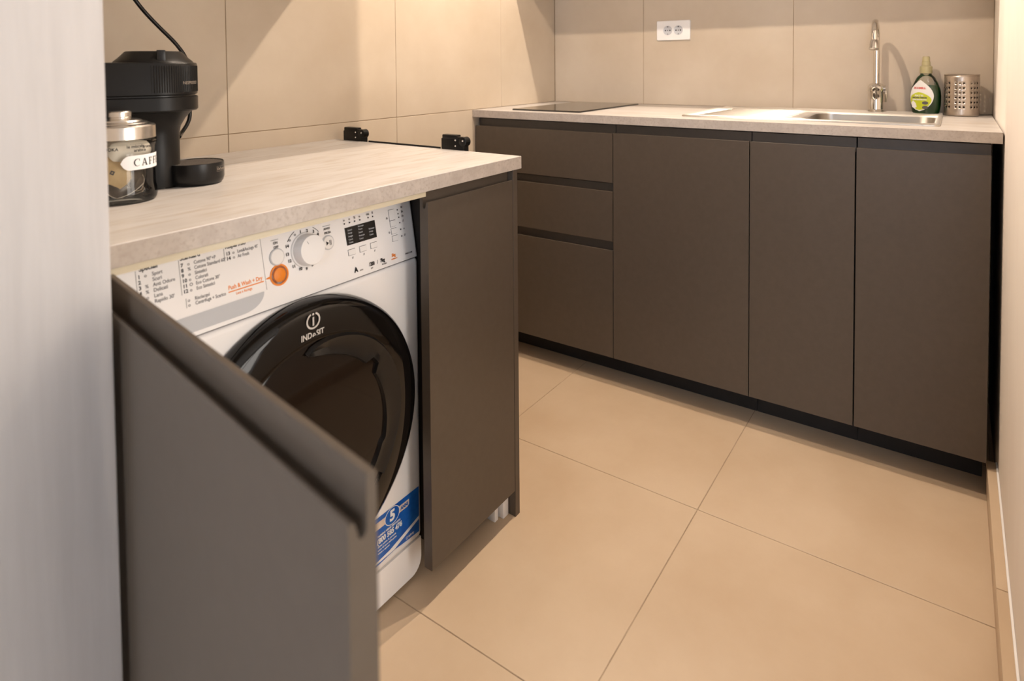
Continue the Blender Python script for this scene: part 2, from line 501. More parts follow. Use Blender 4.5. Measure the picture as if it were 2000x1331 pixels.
PEN = lambda yf: (lambda p, w: Vector((w, yf + p[0], p[1])))
SNK = lambda xf: (lambda p, w: Vector((xf + p[0], w, p[1])))

# ---- peninsula: worktop over washer and narrow cabinet
XL, XR = -2.2310, -1.283
ZP = 0.878
bm = box(XL, XR, -0.681, -0.001, ZP - 0.030, ZP, bev=0.0008, seg=1)
bm.normal_update()
for f in bm.faces:
    f.material_index = 1 if abs(f.normal.z) < 0.5 and f.calc_area() > 0.005 else 0
wt = thing('worktop', 'pale concrete-look worktop over the washing machine, carrying the coffee maker', 'worktop', (-1.738, -0.34, ZP))
obj('top_slab', bm, [M_TOP, M_EDGE], wt)
obj('edge_strip', box(XR, XR + 0.003, -0.42, -0.145, ZP - 0.022, ZP + 0.0045), M_BLK, wt, label='dark strip along the short end of the worktop')

# ---- narrow cabinet at the end of the peninsula
nc = thing('base_cabinet', 'narrow taupe cabinet with closed door at the right end of the washing machine worktop', 'cabinet', (-1.45, -0.34, 0))
obj('door', extrude_poly(bmesh.new(), jprofile(0.0655, 0.8246, 0.845), PEN(-0.6763), -1.6105, -1.3155), M_TAUPE, nc)
obj('end_panel', box(-1.3125, -1.2945, -0.676, -0.012, 0.0, ZP - 0.0305, bev=0.0008, seg=1), M_TAUPE, nc)
bm = bmesh.new()
abox(bm, -1.556, -1.541, -0.652, -0.02, 0.066, 0.846)
abox(bm, -1.541, -1.3135, -0.652, -0.02, 0.066, 0.082)
abox(bm, -1.541, -1.3135, -0.03, -0.02, 0.082, 0.846)
abox(bm, -1.541, -1.3135, -0.60, -0.58, 0.82, 0.846)
obj('carcass', bm, M_DARK, nc)
def foot(x, y):
    bm = box(x - 0.011, x + 0.011, y - 0.014, y + 0.014, 0.0, 0.0655, bev=0.002)
    abox(bm, x - 0.032, x - 0.018, y - 0.004, y + 0.02, 0.0, 0.0655, bev=0.0015)
    return bm
for x, y in ((-1.325, -0.642), (-1.335, -0.08), (-1.52, -0.08)):
    obj('foot', foot(x, y), M_WHITEP, nc, label='white plastic cabinet foot')

# ---- housing of the washing machine: opened front and support batten
O = Vector((-2.2212, -0.760, 0))
c_, s_ = math.cos(-1.7204), math.sin(-1.7204)
def OPEN(p, w):
    return O + Vector((w * c_ - p[0] * s_, w * s_ + p[0] * c_, p[1]))
hs = thing('appliance_housing', 'taupe furniture door swung wide open in front of the washing machine', 'cabinet door', (O.x, O.y, 0.065))
obj('door', extrude_poly(bmesh.new(), jprofile(0.0655, 0.815, 0.8409, T=0.0213), OPEN, -0.085, 0.482), M_TAUPE, hs)
for z in (0.16, 0.70):
    a = OPEN((0.0213, z), -0.06)
    hb0 = box(-2.2318, a.x - 0.001, a.y + 0.0, a.y + 0.035, z - 0.018, z + 0.018, bev=0.002)
    obj('hinge', hb0, M_CHROME, hs)
obj('batten', box(XL + 0.002, -1.6135, -0.674, -0.652, 0.8368, ZP - 0.0302), M_WOOD, wt, label='pale raw wood batten under the front edge')

# ---- washing machine
WX0, WX1, WY, WC = -2.158, -1.563, -0.605, -1.8605
wm = thing('washing_machine', 'white front-loading washing machine with a black round door, built in under the worktop', 'washing machine', (WC, -0.32, 0))
ZS = 0.694
bm = box(WX0, WX1, WY, -0.03, 0.082, ZS - 0.0012, bev=0.012, seg=4)
obj('body', bm, M_WHITE, wm)
# kick panel with rounded lower corners
poly = []
for p in rrect(WX0 + 0.002, WX1 - 0.002, 0.008, 0.16, 0.03, 6): poly.append(p)
poly = [(x, min(z, 0.080)) for x, z in poly if z < 0.159]
poly2 = []
for q in poly:
    if not poly2 or (abs(q[0] - poly2[-1][0]) + abs(q[1] - poly2[-1][1])) > 1e-5: poly2.append(q)
kp = [(WX1 - 0.002, 0.0808), (WX0 + 0.002, 0.0808)] + [q for q in poly2 if q[1] < 0.0799]
obj('kick_panel', extrude_poly(bmesh.new(), kp, lambda p, w: Vector((p[0], w, p[1])), WY + 0.003, -0.05), M_WHITE, wm)
for fxx in (WX0 + 0.06, WX1 - 0.06):
    obj('foot', lathe(bmesh.new(), [(0.018, 0.0), (0.018, 0.012), (0.008, 0.014), (0.008, 0.03)], (fxx, WY + 0.06, 0), 16), M_BLK, wm, label='black screw foot')
# control panel (leans back)
TILT = 0.16
def PP(dx, z, out=0.0):
    return Vector((WC + dx, WY + TILT * (z - ZS) - out, z))
PM = lambda dx, z, out=0.0006: Matrix(((1, 0, 0, WC + dx), (0, TILT, -1, WY + TILT * (z - ZS) - out), (0, 1, TILT, z), (0, 0, 0, 1)))
prof = [(WY, ZS), (WY + TILT * 0.146, 0.840), (WY + TILT * 0.146 + 0.006, 0.845), (-0.03, 0.845), (-0.03, ZS)]
bm = extrude_poly(bmesh.new(), prof, lambda p, w: Vector((w, p[0], p[1])), WX0, WX1)
bmesh.ops.bevel(bm, geom=[e for e in bm.edges if abs((e.verts[0].co - e.verts[1].co).x) < 1e-6 and max(v.co.y for v in e.verts) < -0.5], offset=0.010, segments=4, profile=0.5, affect='EDGES')
obj('control_panel', bm, M_WHITE, wm)
obj('panel_seam', box(WX0 + 0.004, WX1 - 0.004, WY + 0.0015, -0.05, ZS - 0.0018, ZS + 0.0006), M_INKG, wm, label='thin dark joint under the control panel')
# detergent drawer: slim raised front with a scooped grip
dr = bmesh.new()
DX0, DX1 = -0.2935, -0.0640
A = []
polyd = [(DX0, 0.7262), (DX1 + 0.0005, 0.7262), (DX1 - 0.0022, 0.838), (DX0, 0.838)]
extrude_poly(dr, polyd, lambda p, w: PP(p[0], p[1], w), -0.004, 0.0012)
obj('detergent_drawer', dr, M_WHITE, wm)
obj('drawer_gap', extrude_poly(bmesh.new(), [(DX1 + 0.0005, 0.7262), (DX1 + 0.0017, 0.7262), (DX1 - 0.001, 0.838), (DX1 - 0.0022, 0.838)], lambda p, w: PP(p[0], p[1], w), -0.003, 0.0004), M_INKG, wm)
scoop = [(-0.272, 0.7005)]
top_ = [(-0.068, 0.7252), (-0.272, 0.7252)]
low_ = []
for k in range(9):
    a = math.radians(-90 + 90 * k / 8)
    low_.append((-0.108 + 0.040 * math.cos(a), 0.7252 + 0.0247 * math.sin(a)))
scoop = [(-0.272, 0.7005)] + low_ + [(-0.272, 0.7252)]
b3 = bmesh.new()
# concave scoop: outer outline on the panel, sunk inner outline
outer = [b3.verts.new(PP(x, z, 0.0007)) for x, z in scoop]
cxs, czs = -0.17, 0.7128
inner = [b3.verts.new(PP(cxs + (x - cxs) * 0.94, czs + (z - czs) * 0.55 + 0.003, 0.0004)) for x, z in scoop]
n = len(scoop)
for i in range(n):
    f = b3.faces.new((outer[i], outer[(i + 1) % n], inner[(i + 1) % n], inner[i]))
b3.faces.new(inner)
bmesh.ops.recalc_face_normals(b3, faces=b3.faces)
obj('drawer_grip', b3, M_GREYP, wm, label='pale grey scooped grip under the detergent drawer')
# buttons
def disc(dx, z, prof, seg=32):
    bm = lathe(bmesh.new(), prof, (0, 0, 0), seg)
    bm.transform(PM(dx, z, 0.0))
    return bm
obj('power_button', disc(-0.0377, 0.774, [(0.0128, 0), (0.0128, 0.0028), (0.0118, 0.0036), (0.0, 0.004)]), M_WHITEP, wm)
obj('button_ring', disc(-0.0377, 0.774, [(0.0126, 0.0), (0.0126, 0.0018), (0.0142, 0.0018), (0.0142, 0.0)]), M_GREYP, wm, label='grey ring around the power button')
obj('start_button', disc(0.0700, 0.7733, [(0.0118, 0), (0.0118, 0.0022), (0.0108, 0.003), (0.0, 0.0033)]), M_WHITEP, wm)
obj('button_ring', disc(0.0700, 0.7733, [(0.0116, 0.0), (0.0116, 0.0014), (0.0132, 0.0014), (0.0132, 0.0)]), M_GREYP, wm, label='grey ring around the start button')
obj('wash_button', disc(-0.0368, 0.7437, [(0.0115, 0), (0.0115, 0.0028), (0.010, 0.0036), (0.0, 0.004)]), M_ORANGE, wm, label='orange quick-wash button')
bm = disc(-0.0368, 0.7437, [(0.0152, 0.0), (0.0152, 0.0016), (0.0178, 0.0016), (0.0178, 0.0)])
extrude_poly(bm, [(-0.0615, 0.7429), (-0.0530, 0.7414), (-0.0530, 0.7460), (-0.0615, 0.7443)], lambda p, w: PP(p[0], p[1], w), 0.0003, 0.0012)
obj('orange_ring', bm, M_ORANGE, wm, label='orange ring around the quick-wash button')
# programme knob
KX, KZ = 0.0205, 0.7722
obj('knob_skirt', disc(KX, KZ, [(0.0305, 0), (0.0300, 0.003), (0.0275, 0.0035)], 48), M_WHITEP, wm)
obj('programme_knob', disc(KX, KZ, [(0.0278, 0.002), (0.0262, 0.020), (0.0250, 0.0225), (0.0, 0.0230)], 48), M_WHITEP, wm)
mk = bmesh.new()
for k in range(1):
    a = math.radians(118)
    d = Vector((math.cos(a), math.sin(a)))
    pn = Vector((-d.y, d.x)) * 0.0004
    pts = [d * 0.002 - pn, d * 0.023 - pn, d * 0.023 + pn, d * 0.002 + pn]
    mt = PM(KX, KZ, 0.0233)
    mk.faces.new([mk.verts.new(mt @ Vector((q.x, q.y, 0))) for q in pts])
obj('knob_pointer', mk, M_INKG, wm, smooth=0)
# display
obj('display', extrude_poly(bmesh.new(), [(0.1128, 0.7575), (0.1876, 0.7572), (0.1868, 0.7908), (0.1112, 0.7906)], lambda p, w: PP(p[0], p[1], w), 0.0002, 0.0012), M_BLK2, wm)
bm = bmesh.new()
for cx, zs in ((0.1170, (0.7850, 0.7795, 0.7735, 0.7675, 0.7620)), (0.1428, (0.7872, 0.7815, 0.7755, 0.7695, 0.7635)), (0.1690, (0.7770, 0.7715, 0.7655))):
    for k, z in enumerate(zs):
        textbm(bm, random.choice(['Cotone', 'Asciuga', 'Sintetici', 'Lavaggio', 'Risciacquo']), 0.0046, PM(cx, z, 0.0015), sx=0.72)
obj('display_lettering', bm, M_GREYP, wm, smooth=0)
# flap buttons as thin outlined rectangles
def outline(bm, x0, x1, z0, z1, t=0.0006, out=0.0006):
    for a in ((x0, x1, z1 - t, z1), (x0, x0 + t, z0, z1), (x0, x1, z0, z0 + t)):
        extrude_poly(bm, [(a[0], a[2]), (a[1], a[2]), (a[1], a[3]), (a[0], a[3])], lambda p, w: PP(p[0], p[1], w), 0.0002, out)
for x in (0.1216, 0.1494, 0.1772):
    obj('option_button', extrude_poly(bmesh.new(), [(x - .0075, .7385), (x + .0095, .7385), (x + .0088, .7485), (x - .0082, .7485)], lambda p, w: PP(p[0], p[1], w), 0.0002, 0.0012), M_WHITEP, wm)
for z, h in ((0.7915, 0.0105), (0.7740, 0.0058), (0.7588, 0.0052), (0.7440, 0.0052)):
    x = 0.2355 + (0.7915 - z) * 0.04
    obj('option_button', extrude_poly(bmesh.new(), [(x - .0085, z - h), (x + .0085, z - h), (x + .0080, z + h), (x - .0090, z + h)], lambda p, w: PP(p[0], p[1], w), 0.0002, 0.0012), M_WHITEP, wm)
ink = bmesh.new()
grey = bmesh.new()
for x in (0.1216, 0.1494, 0.1772):
    outline(grey, x - .0086, x + .0086, .7378, .7492)
    textbm(grey, '//', 0.005, PM(x + 0.001, 0.7325), 'CENTER', bold=0.0001)
for z, h in ((0.7915, 0.0112), (0.7740, 0.0064), (0.7588, 0.0058), (0.7440, 0.0058)):
    x = 0.2355 + (0.7915 - z) * 0.04
    outline(grey, x - .0094, x + .0060, z - h, z + h)
# leds
def dot(bm, dx, z, r=0.0016):
    vs = [bm.verts.new(PP(dx + r * math.cos(a * math.pi / 6), z + r * math.sin(a * math.pi / 6), 0.0012)) for a in range(12)]
    bm.faces.new(vs)
for dx in (0.1115, 0.1244, 0.1371, 0.1499, 0.1710, 0.1830): dot(ink, dx, 0.7986)
for dx, z in ((0.2509, .7987), (0.2516, .7906), (0.2525, .7831), (0.2535, .7718), (0.2539, .7581), (0.2544, .7443)): dot(ink, dx, z)
def T(bm, s, dx, z, size, align='LEFT', bold=0.00008, sx=1.0):
    textbm(bm, s, size, PM(dx, z, 0.0014), align, sx=sx, bold=bold)
for s, dx in (('o', .1115), ('o', .1244), ('%', .1371), ('o', .1499)): T(grey, s, dx, .8055, .0065, 'CENTER')
T(ink, 'OK', .1710, .8050, .0052, 'CENTER'); T(grey, '8', .1830, .8060, .0065, 'CENTER')
for z, s in ((.8020, 'M'), (.7930, '3h'), (.7840, '6h'), (.7740, '//'), (.7585, 'o'), (.7450, '//')): T(grey, s, .2630, z, .0060, 'CENTER')
T(grey, 'o', .2195, .788, .008, 'CENTER'); T(grey, 'o', .2215, .759, .008, 'CENTER')
# programme list
T(ink, 'Speciali', -.2575, .8105, .0088, bold=.00025)
for k, (n_, s) in enumerate((('1', 'Sport'), ('2', 'Scuri'), ('3', 'Anti Odore'), ('4', 'Delicati'), ('5', 'Lana'), ('6', 'Rapido 30\''))):
    z = .8002 - k * .00778
    T(ink, n_, -.2600, z, .0074, bold=.00025); T(grey, s, -.2405, z, .0074, sx=.9)
    if k == 1: outline(ink, -.2510, -.2465, z - .003, z + .003, .0022)
    else: T(grey, random.choice('oOQ%'), -.2512, z, .0068)
T(ink, 'Standard', -.1993, .8110, .0088, bold=.00025)
for k, (n_, s) in enumerate((('7', 'Cotone 90\u00b0+P'), ('8', 'Cotone Standard 60\u00b0'), ('9', 'Sintetici'), ('10', 'Colorati'), ('11', 'Eco Cotone 30\u00b0'), ('12', 'Eco Sintetici'))):
    z = .8008 - k * .00772
    T(ink, n_, -.1990, z, .0074, bold=.00025); T(grey, s, -.1790, z, .0074, sx=.80)
    T(grey, random.choice('oOQ%'), -.1890, z, .0068)
for k, s in enumerate(('Risciacqui', 'Centrifuga + Scarico')):
    z = .7482 - k * .0070
    T(grey, s, -.1830, z, .0074, sx=.80); T(grey, 'o', -.1940, z, .0068)
T(ink, 'Risparmio', -.1275, .8112, .0088, bold=.00025)
for k, (n_, s) in enumerate((('13', 'Lava&Asciuga 45\''), ('14', 'Air Fresh'))):
    z = .8004 - k * .0077
    T(ink, n_, -.1270, z, .0074, bold=.00025); T(grey, s, -.1075, z, .0074, sx=.72); T(grey, 'o', -.1160, z, .0068)
for a in ((-.2625, .755, .8095), (-.2015, .7585, .8095), (-.1300, .7895, .8095), (-.1965, .738, .752)):
    extrude_poly(ink, [(a[0], a[1]), (a[0] + .0004, a[1]), (a[0] + .0004, a[2]), (a[0], a[2])], lambda p, w: PP(p[0], p[1], w), 0.0012, 0.0016)
# texts around the knob
T(ink, 'ON', -.0378, .7975, .0062, 'CENTER', .0001, .85); T(ink, 'OFF', -.0372, .7900, .0062, 'CENTER', .0001, .85)
T(ink, 'AVVIO', .0703, .7984, .0056, 'CENTER', .0001, .85); T(ink, 'PAUSA', .0712, .7910, .0056, 'CENTER', .0001, .85)
for a, b, z in ((-.046, -.031, .8025), (.062, .079, .8035)):
    extrude_poly(grey, [(a, z), (b, z), (b, z + .0004), (a, z + .0004)], lambda p, w: PP(p[0], p[1], w), 0.0004, 0.0012)
knob_lbl = [('1', .0141, .8050), ('2', .0280, .8040), ('3', .0410, .8000), ('4', .0500, .7930), ('14', -.0160, .7864), ('13', -.0172, .7729), ('12', -.0142, .7609), ('11', -.0070, .7500), ('10', .0055, .7425), ('9', .0180, .7397), ('8', .0305, .7430), ('7', .0410, .7490)]
for s, dx, z in knob_lbl: T(ink, s, dx, z, .0072, 'CENTER', .0002)
T(grey, 'o', .0020, .8030, .0075, 'CENTER'); T(grey, 'o', -.0095, .7960, .0075, 'CENTER')
for a0, a1 in ((148, 118), (60, 38)):
    for k in range(8):
        a, b = math.radians(a0 + (a1 - a0) * k / 8), math.radians(a0 + (a1 - a0) * (k + 1) / 8)
        q = [(KX + r * math.cos(t), KZ + r * math.sin(t)) for r, t in ((.0400, a), (.0400, b), (.0407, b), (.0407, a))]
        extrude_poly(ink, q, lambda p, w: PP(p[0], p[1], w), 0.0004, 0.0010)
# start symbol
mt = PM(.0672, .7733, .0036)
ink.faces.new([ink.verts.new(mt @ Vector(q)) for q in ((-.0030, -.0040, 0), (.0025, 0, 0), (-.0030, .0040, 0))])
for x in (.0040, .0068):
    ink.faces.new([ink.verts.new(mt @ Vector(q)) for q in ((x, -.0045, 0), (x + .0013, -.0045, 0), (x + .0013, .0045, 0), (x, .0045, 0))])
T(ink, 'A', .1262, .7088, .0125, 'CENTER', .0006, .9); T(grey, '+++', .1350, .7052, .0060, sx=.8)
T(ink, '1200', .1590, .7098, .0098, bold=.0003, sx=.72); T(grey, '/', .1790, .7096, .0098); T(ink, '7kg', .1885, .7100, .0098, bold=.0003, sx=.85)
T(grey, 'giri', .1625, .7025, .004); T(grey, 'lavaggio', .192, .7025, .004)
T(grey, 'XWDA 751480', .2575, .7066, .0042, sx=.75)
obj('panel_lettering', ink, M_INK, wm, smooth=0)['kind'] = 'stuff'
obj('panel_fine_print', grey, M_INKG, wm, smooth=0)['kind'] = 'stuff'
og = bmesh.new()
T(og, 'Push & Wash + Dry', -.1292, .7478, .0092, bold=.0002, sx=.80)
extrude_poly(og, [(-.1295, .7408), (-.0672, .7408), (-.0672, .7424), (-.1295, .7424)], lambda p, w: PP(p[0], p[1], w), 0.0012, 0.0017)
T(og, 'Lava e Asciuga', -.1172, .7365, .0060, sx=.80)
T(og, '5kg', .2200, .7125, .0085, bold=.0003, sx=.85); T(og, 'asciugatura', .2180, .7055, .0042, sx=.85)
obj('orange_lettering', og, M_ORANGE, wm, smooth=0)['kind'] = 'stuff'

# porthole door
DC = (WC, WY, 0.440)
pd = obj('door', lathe(bmesh.new(), [(0.2505, 0.0), (0.2525, 0.004), (0.2525, 0.012), (0.2500, 0.026), (0.2430, 0.036), (0.2340, 0.040), (0.1930, 0.043), (0.1890, 0.0425), (0.1870, 0.038)], DC, 96, axis='Y', close=False), M_BGLOSS, wm, smooth=50, label='black glossy round door')
obj('door_glass', lathe(bmesh.new(), [(0.1872, 0.0375), (0.180, 0.0395), (0.150, 0.0420), (0.100, 0.0440), (0.0, 0.0450)], DC, 72, axis='Y', close=False), M_BGLASS, pd, smooth=60, label='smoked brown glass of the round door')
# crescent grip on the right of the glass
hb = bmesh.new()
ring = []
for k in range(41):
    t_ = k / 40
    a = math.radians(-40 + 138 * t_)
    w_ = math.sin(math.pi * min(1, max(0, t_))) ** 0.45
    inn, out_ = 0.172 - 0.024 * w_, 0.176 + 0.021 * w_
    if 22 <= k <= 24: inn += 0.016
    if k < 6: inn, out_ = 0.150, 0.190
    sec = [(inn, 0.0405), (inn + 0.003, 0.0475), (inn * .55 + out_ * .45, 0.0435), (out_ - 0.004, 0.0490), (out_, 0.0420)]
    ring.append([hb.verts.new((DC[0] + r * math.cos(a), DC[1] - h, DC[2] + r * math.sin(a))) for r, h in sec])
for A, B in zip(ring, ring[1:]):
    for i in range(4):
        hb.faces.new((A[i], B[i], B[i + 1], A[i + 1]))
bmesh.ops.recalc_face_normals(hb, faces=hb.faces)
obj('door_grip', hb, M_BLK2, pd, smooth=40, label='black curved grip of the round door')
# emblem and maker's name on the door
em = bmesh.new()
ecx, ecz, yf = WC - 0.007, 0.6655, WY - 0.0425
def ering(a0, a1, r0, r1):
    n = 18
    vs = []
    for k in range(n + 1):
        a = math.radians(a0 + (a1 - a0) * k / n)
        vs.append([em.verts.new((ecx + r * math.cos(a), yf, ecz + r * math.sin(a))) for r in (r0, r1)])
    for A, B in zip(vs, vs[1:]): em.faces.new((A[0], B[0], B[1], A[1]))
ering(105, 418 - 0, 0.0112, 0.0142) if False else None
ering(112, 270, 0.0112, 0.0142); ering(270, 428, 0.0112, 0.0142)
for x0, x1, z0, z1 in ((-.0016, .0016, -.0085, .0065), (-.0018, .0018, .0095, .0130)):
    em.faces.new([em.verts.new((ecx + x, yf, ecz + z)) for x, z in ((x0, z0), (x1, z0), (x1, z1), (x0, z1))])
EMX = lambda dx, dz=0.0: Matrix(((1, 0, 0, ecx + dx), (0, 0, -1, yf), (0, 1, 0, 0.6415 + dz), (0, 0, 0, 1)))
textbm(em, 'IND', 0.0146, EMX(-.0030), 'RIGHT', bold=0.00028, sx=0.86)
textbm(em, 'e', 0.0185, EMX(.0010, -.0004), 'CENTER', bold=0.0002, sx=0.84)
textbm(em, 'SIT', 0.0146, EMX(.0056), 'LEFT', bold=0.00028, sx=0.86)
obj('door_emblem', em, M_SILVERP, pd, smooth=0, label='silver emblem and lettering')
# service sticker
def SP(dx, z, o=0.0004): return Vector((WC + dx, WY - o, z))
def spoly(bm, pts, o): bm.faces.new([bm.verts.new(SP(x, z, o)) for x, z in pts])
st = bmesh.new()
spoly(st, [(.030, .101), (.163, .100), (.213, .104), (.2865, .097), (.2865, .197), (.030, .197)], .0004)
sk = obj('sticker', st, M_BLUE, wm, smooth=0, label='blue and white warranty sticker at the lower right')
cr = bmesh.new()
spoly(cr, [(.030, .173), (.200, .173), (.252, .1725), (.257, .176), (.257, .1865), (.030, .1895)], .0007)
obj('sticker_band', cr, M_CREAMP, sk, smooth=0)
sw = bmesh.new()
spoly(sw, [(.030, .108), (.162, .1085), (.200, .112), (.235, .120), (.2865, .133), (.2865, .126), (.240, .113), (.213, .105), (.162, .1045), (.030, .104)], .0007)
spoly(sw, [(.200, .100), (.213, .104), (.240, .101), (.2865, .0985), (.2865, .0955), (.213, .0955), (.163, .0975)], .0006)
obj('sticker_swoosh', sw, M_WPRINT, sk, smooth=0)
c5 = bmesh.new()
c5.faces.new([c5.verts.new(SP(.2085 + .0195 * math.cos(a * math.pi / 16), .1795 + .0165 * math.sin(a * math.pi / 16), .0009)) for a in range(32)])
obj('sticker_disc', c5, M_BLUE, sk, smooth=0)
wt_ = bmesh.new()
for a in range(32):
    t0, t1 = a * math.pi / 16, (a + 1) * math.pi / 16
    wt_.faces.new([wt_.verts.new(SP(.2085 + (.0195 + d) * math.cos(t), .1795 + (.0165 + d) * math.sin(t), .0010)) for d, t in ((0, t0), (.0014, t0), (.0014, t1), (0, t1))])
SM = lambda dx, z: Matrix(((1, 0, 0, WC + dx), (0, 0, -1, WY - .0012), (0, 1, 0, z), (0, 0, 0, 1)))
textbm(wt_, '5', .030, SM(.2085, .1795), 'CENTER', bold=.0012)
textbm(wt_, '(800 585 476', .0150, SM(.166, .1480), bold=.0006, sx=.86)
textbm(wt_, 'NUMERO VERDE GRATUITO', .0052, SM(.168, .1585), bold=.0002, sx=.95)
textbm(wt_, 'attiva subito la garanzia', .0056, SM(.168, .1375), bold=.0001, sx=.95)
textbm(wt_, 'entro 45 giorni dall\'acquisto', .0048, SM(.168, .1305), bold=.0001, sx=.95)
textbm(wt_, 'chiama o registrati', .0044, SM(.168, .1240), bold=.0001, sx=.95)
textbm(wt_, '( ) infinity', .0072, SM(.246, .1075), bold=.0001, sx=.85)
obj('sticker_lettering', wt_, M_WPRINT, sk, smooth=0)['kind'] = 'stuff'
bn = bmesh.new()
textbm(bn, 'ANNI', .0095, SM(.2320, .1795), bold=.0004, sx=.9)
obj('sticker_word', bn, M_BLUE, sk, smooth=0)

# ---- black brackets at the end of the peninsula worktop
def bracket(y0, y1, label):
    # y0 nearer the wall, y1 towards the room
    t = thing('hinge_bracket', label, 'bracket', (XR + 0.012, (y0 + y1) / 2, ZP - 0.03), 'black brackets on the worktop end')
    zc = 0.900
    bm = box(XR + 0.0005, XR + 0.022, y1 + 0.006, y0, ZP - 0.030, 0.9065, bev=0.0015)
    abox(bm, XR + 0.0005, XR + 0.020, y1 + 0.030, y0 - 0.003, 0.904, 0.9165, bev=0.0022)
    abox(bm, XR + 0.0015, XR + 0.016, y1 + 0.012, y1 + 0.034, 0.904, 0.9120, bev=0.0015)
    lathe(bm, [(0.0, -0.018), (0.0125, -0.018), (0.0125, 0.0008), (0.011, 0.0018), (0.0, 0.0018)], (XR + 0.002, y1 + 0.0105, zc), 20, axis='X')
    obj('bracket_body', bm, M_BLK, t)
    for dy, z in ((.032, .9035), (.032, .8885), (.0075, .9030)):
        bm = lathe(bmesh.new(), [(0.0026, 0.0), (0.0026, 0.0018), (0.0016, 0.0030), (0.0, 0.0032)], (XR, y1 + dy, z), 12, axis='X')
        obj('screw', bm, M_CHROME, t)
bracket(-0.036, -0.124, 'black bracket with three screws behind the worktop end, beside the tiled left wall')
bracket(-0.424, -0.506, 'black bracket with three screws behind the worktop end, nearer the drawer cabinet')

# ------------------------------------------------------------------ sink run
ZB, XF, ZC = 0.0955, -0.6085, 0.925
YA, YB, YC, YD = -0.594, -1.0405, -1.3195, -1.6165
def carcass(y0, y1, t, sinkgap=0.0):
    bm = bmesh.new()
    x0, x1 = XF + 0.0345, -0.012
    ztop = 0.897
    abox(bm, x0, x1, y1 - 0.016, y1, ZB, ztop)
    abox(bm, x0, x1, y0, y0 + 0.016, ZB, ztop)
    abox(bm, x0, x1, y0 + 0.016, y1 - 0.016, ZB, ZB + 0.016)
    abox(bm, x1 - 0.01, x1, y0 + 0.016, y1 - 0.016, ZB + 0.016, 0.72)
    abox(bm, x0 + 0.004, x0 + 0.020, y0 + 0.016, y1 - 0.016, 0.80, ztop)
    obj('carcass', bm, M_DARK, t)
# drawer unit
dc = thing('drawer_cabinet', 'taupe three-drawer base cabinet under the hob in the corner', 'cabinet', (-0.3, (YA - 0.003) / 2, 0))
DY0, DY1 = YA + 0.0015, -0.006
for zb, zf, zl in ((0.696, 0.864, 0.8915), (0.496, 0.667, 0.690), (0.0955, 0.466, 0.490)):
    obj('drawer_front', extrude_poly(bmesh.new(), jprofile(zb, zf, zl, T=0.034), SNK(XF), DY0, DY1), M_TAUPE, dc)
carcass(YA + 0.001, -0.003, dc)
obj('plinth', box(-0.50, -0.485, -0.588, -0.003, 0.0, ZB, bev=0.001, seg=1), M_PLINTH, dc)
for name, y1, y0, lab, pl_ in (
        ('base_cabinet', YA, YB, 'taupe single-door base cabinet directly right of the drawer unit, widest single door', (-1.0395, -0.589)),
        ('base_cabinet', YB, YC, 'taupe narrow single-door base cabinet under the sink, second from the white right wall', (-1.3190, -1.0405)),
        ('base_cabinet', YC, YD, 'taupe single-door base cabinet at the right end beside the white wall', (-1.6100, -1.3195))):
    t = thing(name, lab, 'cabinet', (-0.3, (y0 + y1) / 2, 0))
    gl = 0.0015 if y1 != YC else 0.0025
    obj('door', extrude_poly(bmesh.new(), jprofile(ZB, 0.866, 0.8915, T=0.034), SNK(XF), y0 + 0.0015, y1 - gl), M_TAUPE, t)
    carcass(y0 + 0.001, y1 - 0.001, t)
    obj('plinth', box(-0.50, -0.485, pl_[0], pl_[1], 0.0, ZB, bev=0.001, seg=1), M_PLINTH, t)
# long worktop with the sink cut-out
X0, X1, Y0, Y1 = -0.620, -0.001, -1.636, -0.001
hx0, hx1, hy0, hy1 = -0.475, -0.150, -1.503, -1.140
bm = bmesh.new()
xs, ys = [X0, hx0, hx1, X1], [Y0, hy0, hy1, Y1]
for z in (ZC, ZC - 0.0275):
    V = [[bm.verts.new((x, y, z)) for y in ys] for x in xs]
    for i in range(3):
        for j in range(3):
            if (i, j) != (1, 1): bm.faces.new((V[i][j], V[i + 1][j], V[i + 1][j + 1], V[i][j + 1]))
    if z == ZC: VT = V
    else: VBm = V
def side(a, b):
    bm.faces.new((VT[a[0]][a[1]], VT[b[0]][b[1]], VBm[b[0]][b[1]], VBm[a[0]][a[1]])).material_index = 1
for k in range(3):
    side((k, 0), (k + 1, 0)); side((k, 3), (k + 1, 3)); side((0, k), (0, k + 1)); side((3, k), (3, k + 1))
side((1, 1), (2, 1)); side((1, 2), (2, 2)); side((1, 1), (1, 2)); side((2, 1), (2, 2))
bmesh.ops.recalc_face_normals(bm, faces=bm.faces)
wt2 = obj('worktop', bm, [M_TOPB, M_EDGE], smooth=0)
wt2['label'] = 'long pale concrete-look worktop holding the hob and the steel sink'
wt2['category'] = 'worktop'

# hob
hb_ = thing('hob', 'slim black glass hob set into the long worktop in the corner', 'hob', (-0.3, -0.29, ZC))
hp = rrect(-0.562, -0.045, -0.441, -0.147, 0.006, 3)
obj('glass_plate', loft(bmesh.new(), [[Vector((x, y, ZC + 0.0002)) for x, y in hp], [Vector((x, y, ZC + 0.0045)) for x, y in hp], [Vector((-0.3035 + (x + 0.3035) * .997, -0.294 + (y + 0.294) * .995, ZC + 0.0058)) for x, y in hp]], True, True), M_HOB, hb_, smooth=30)

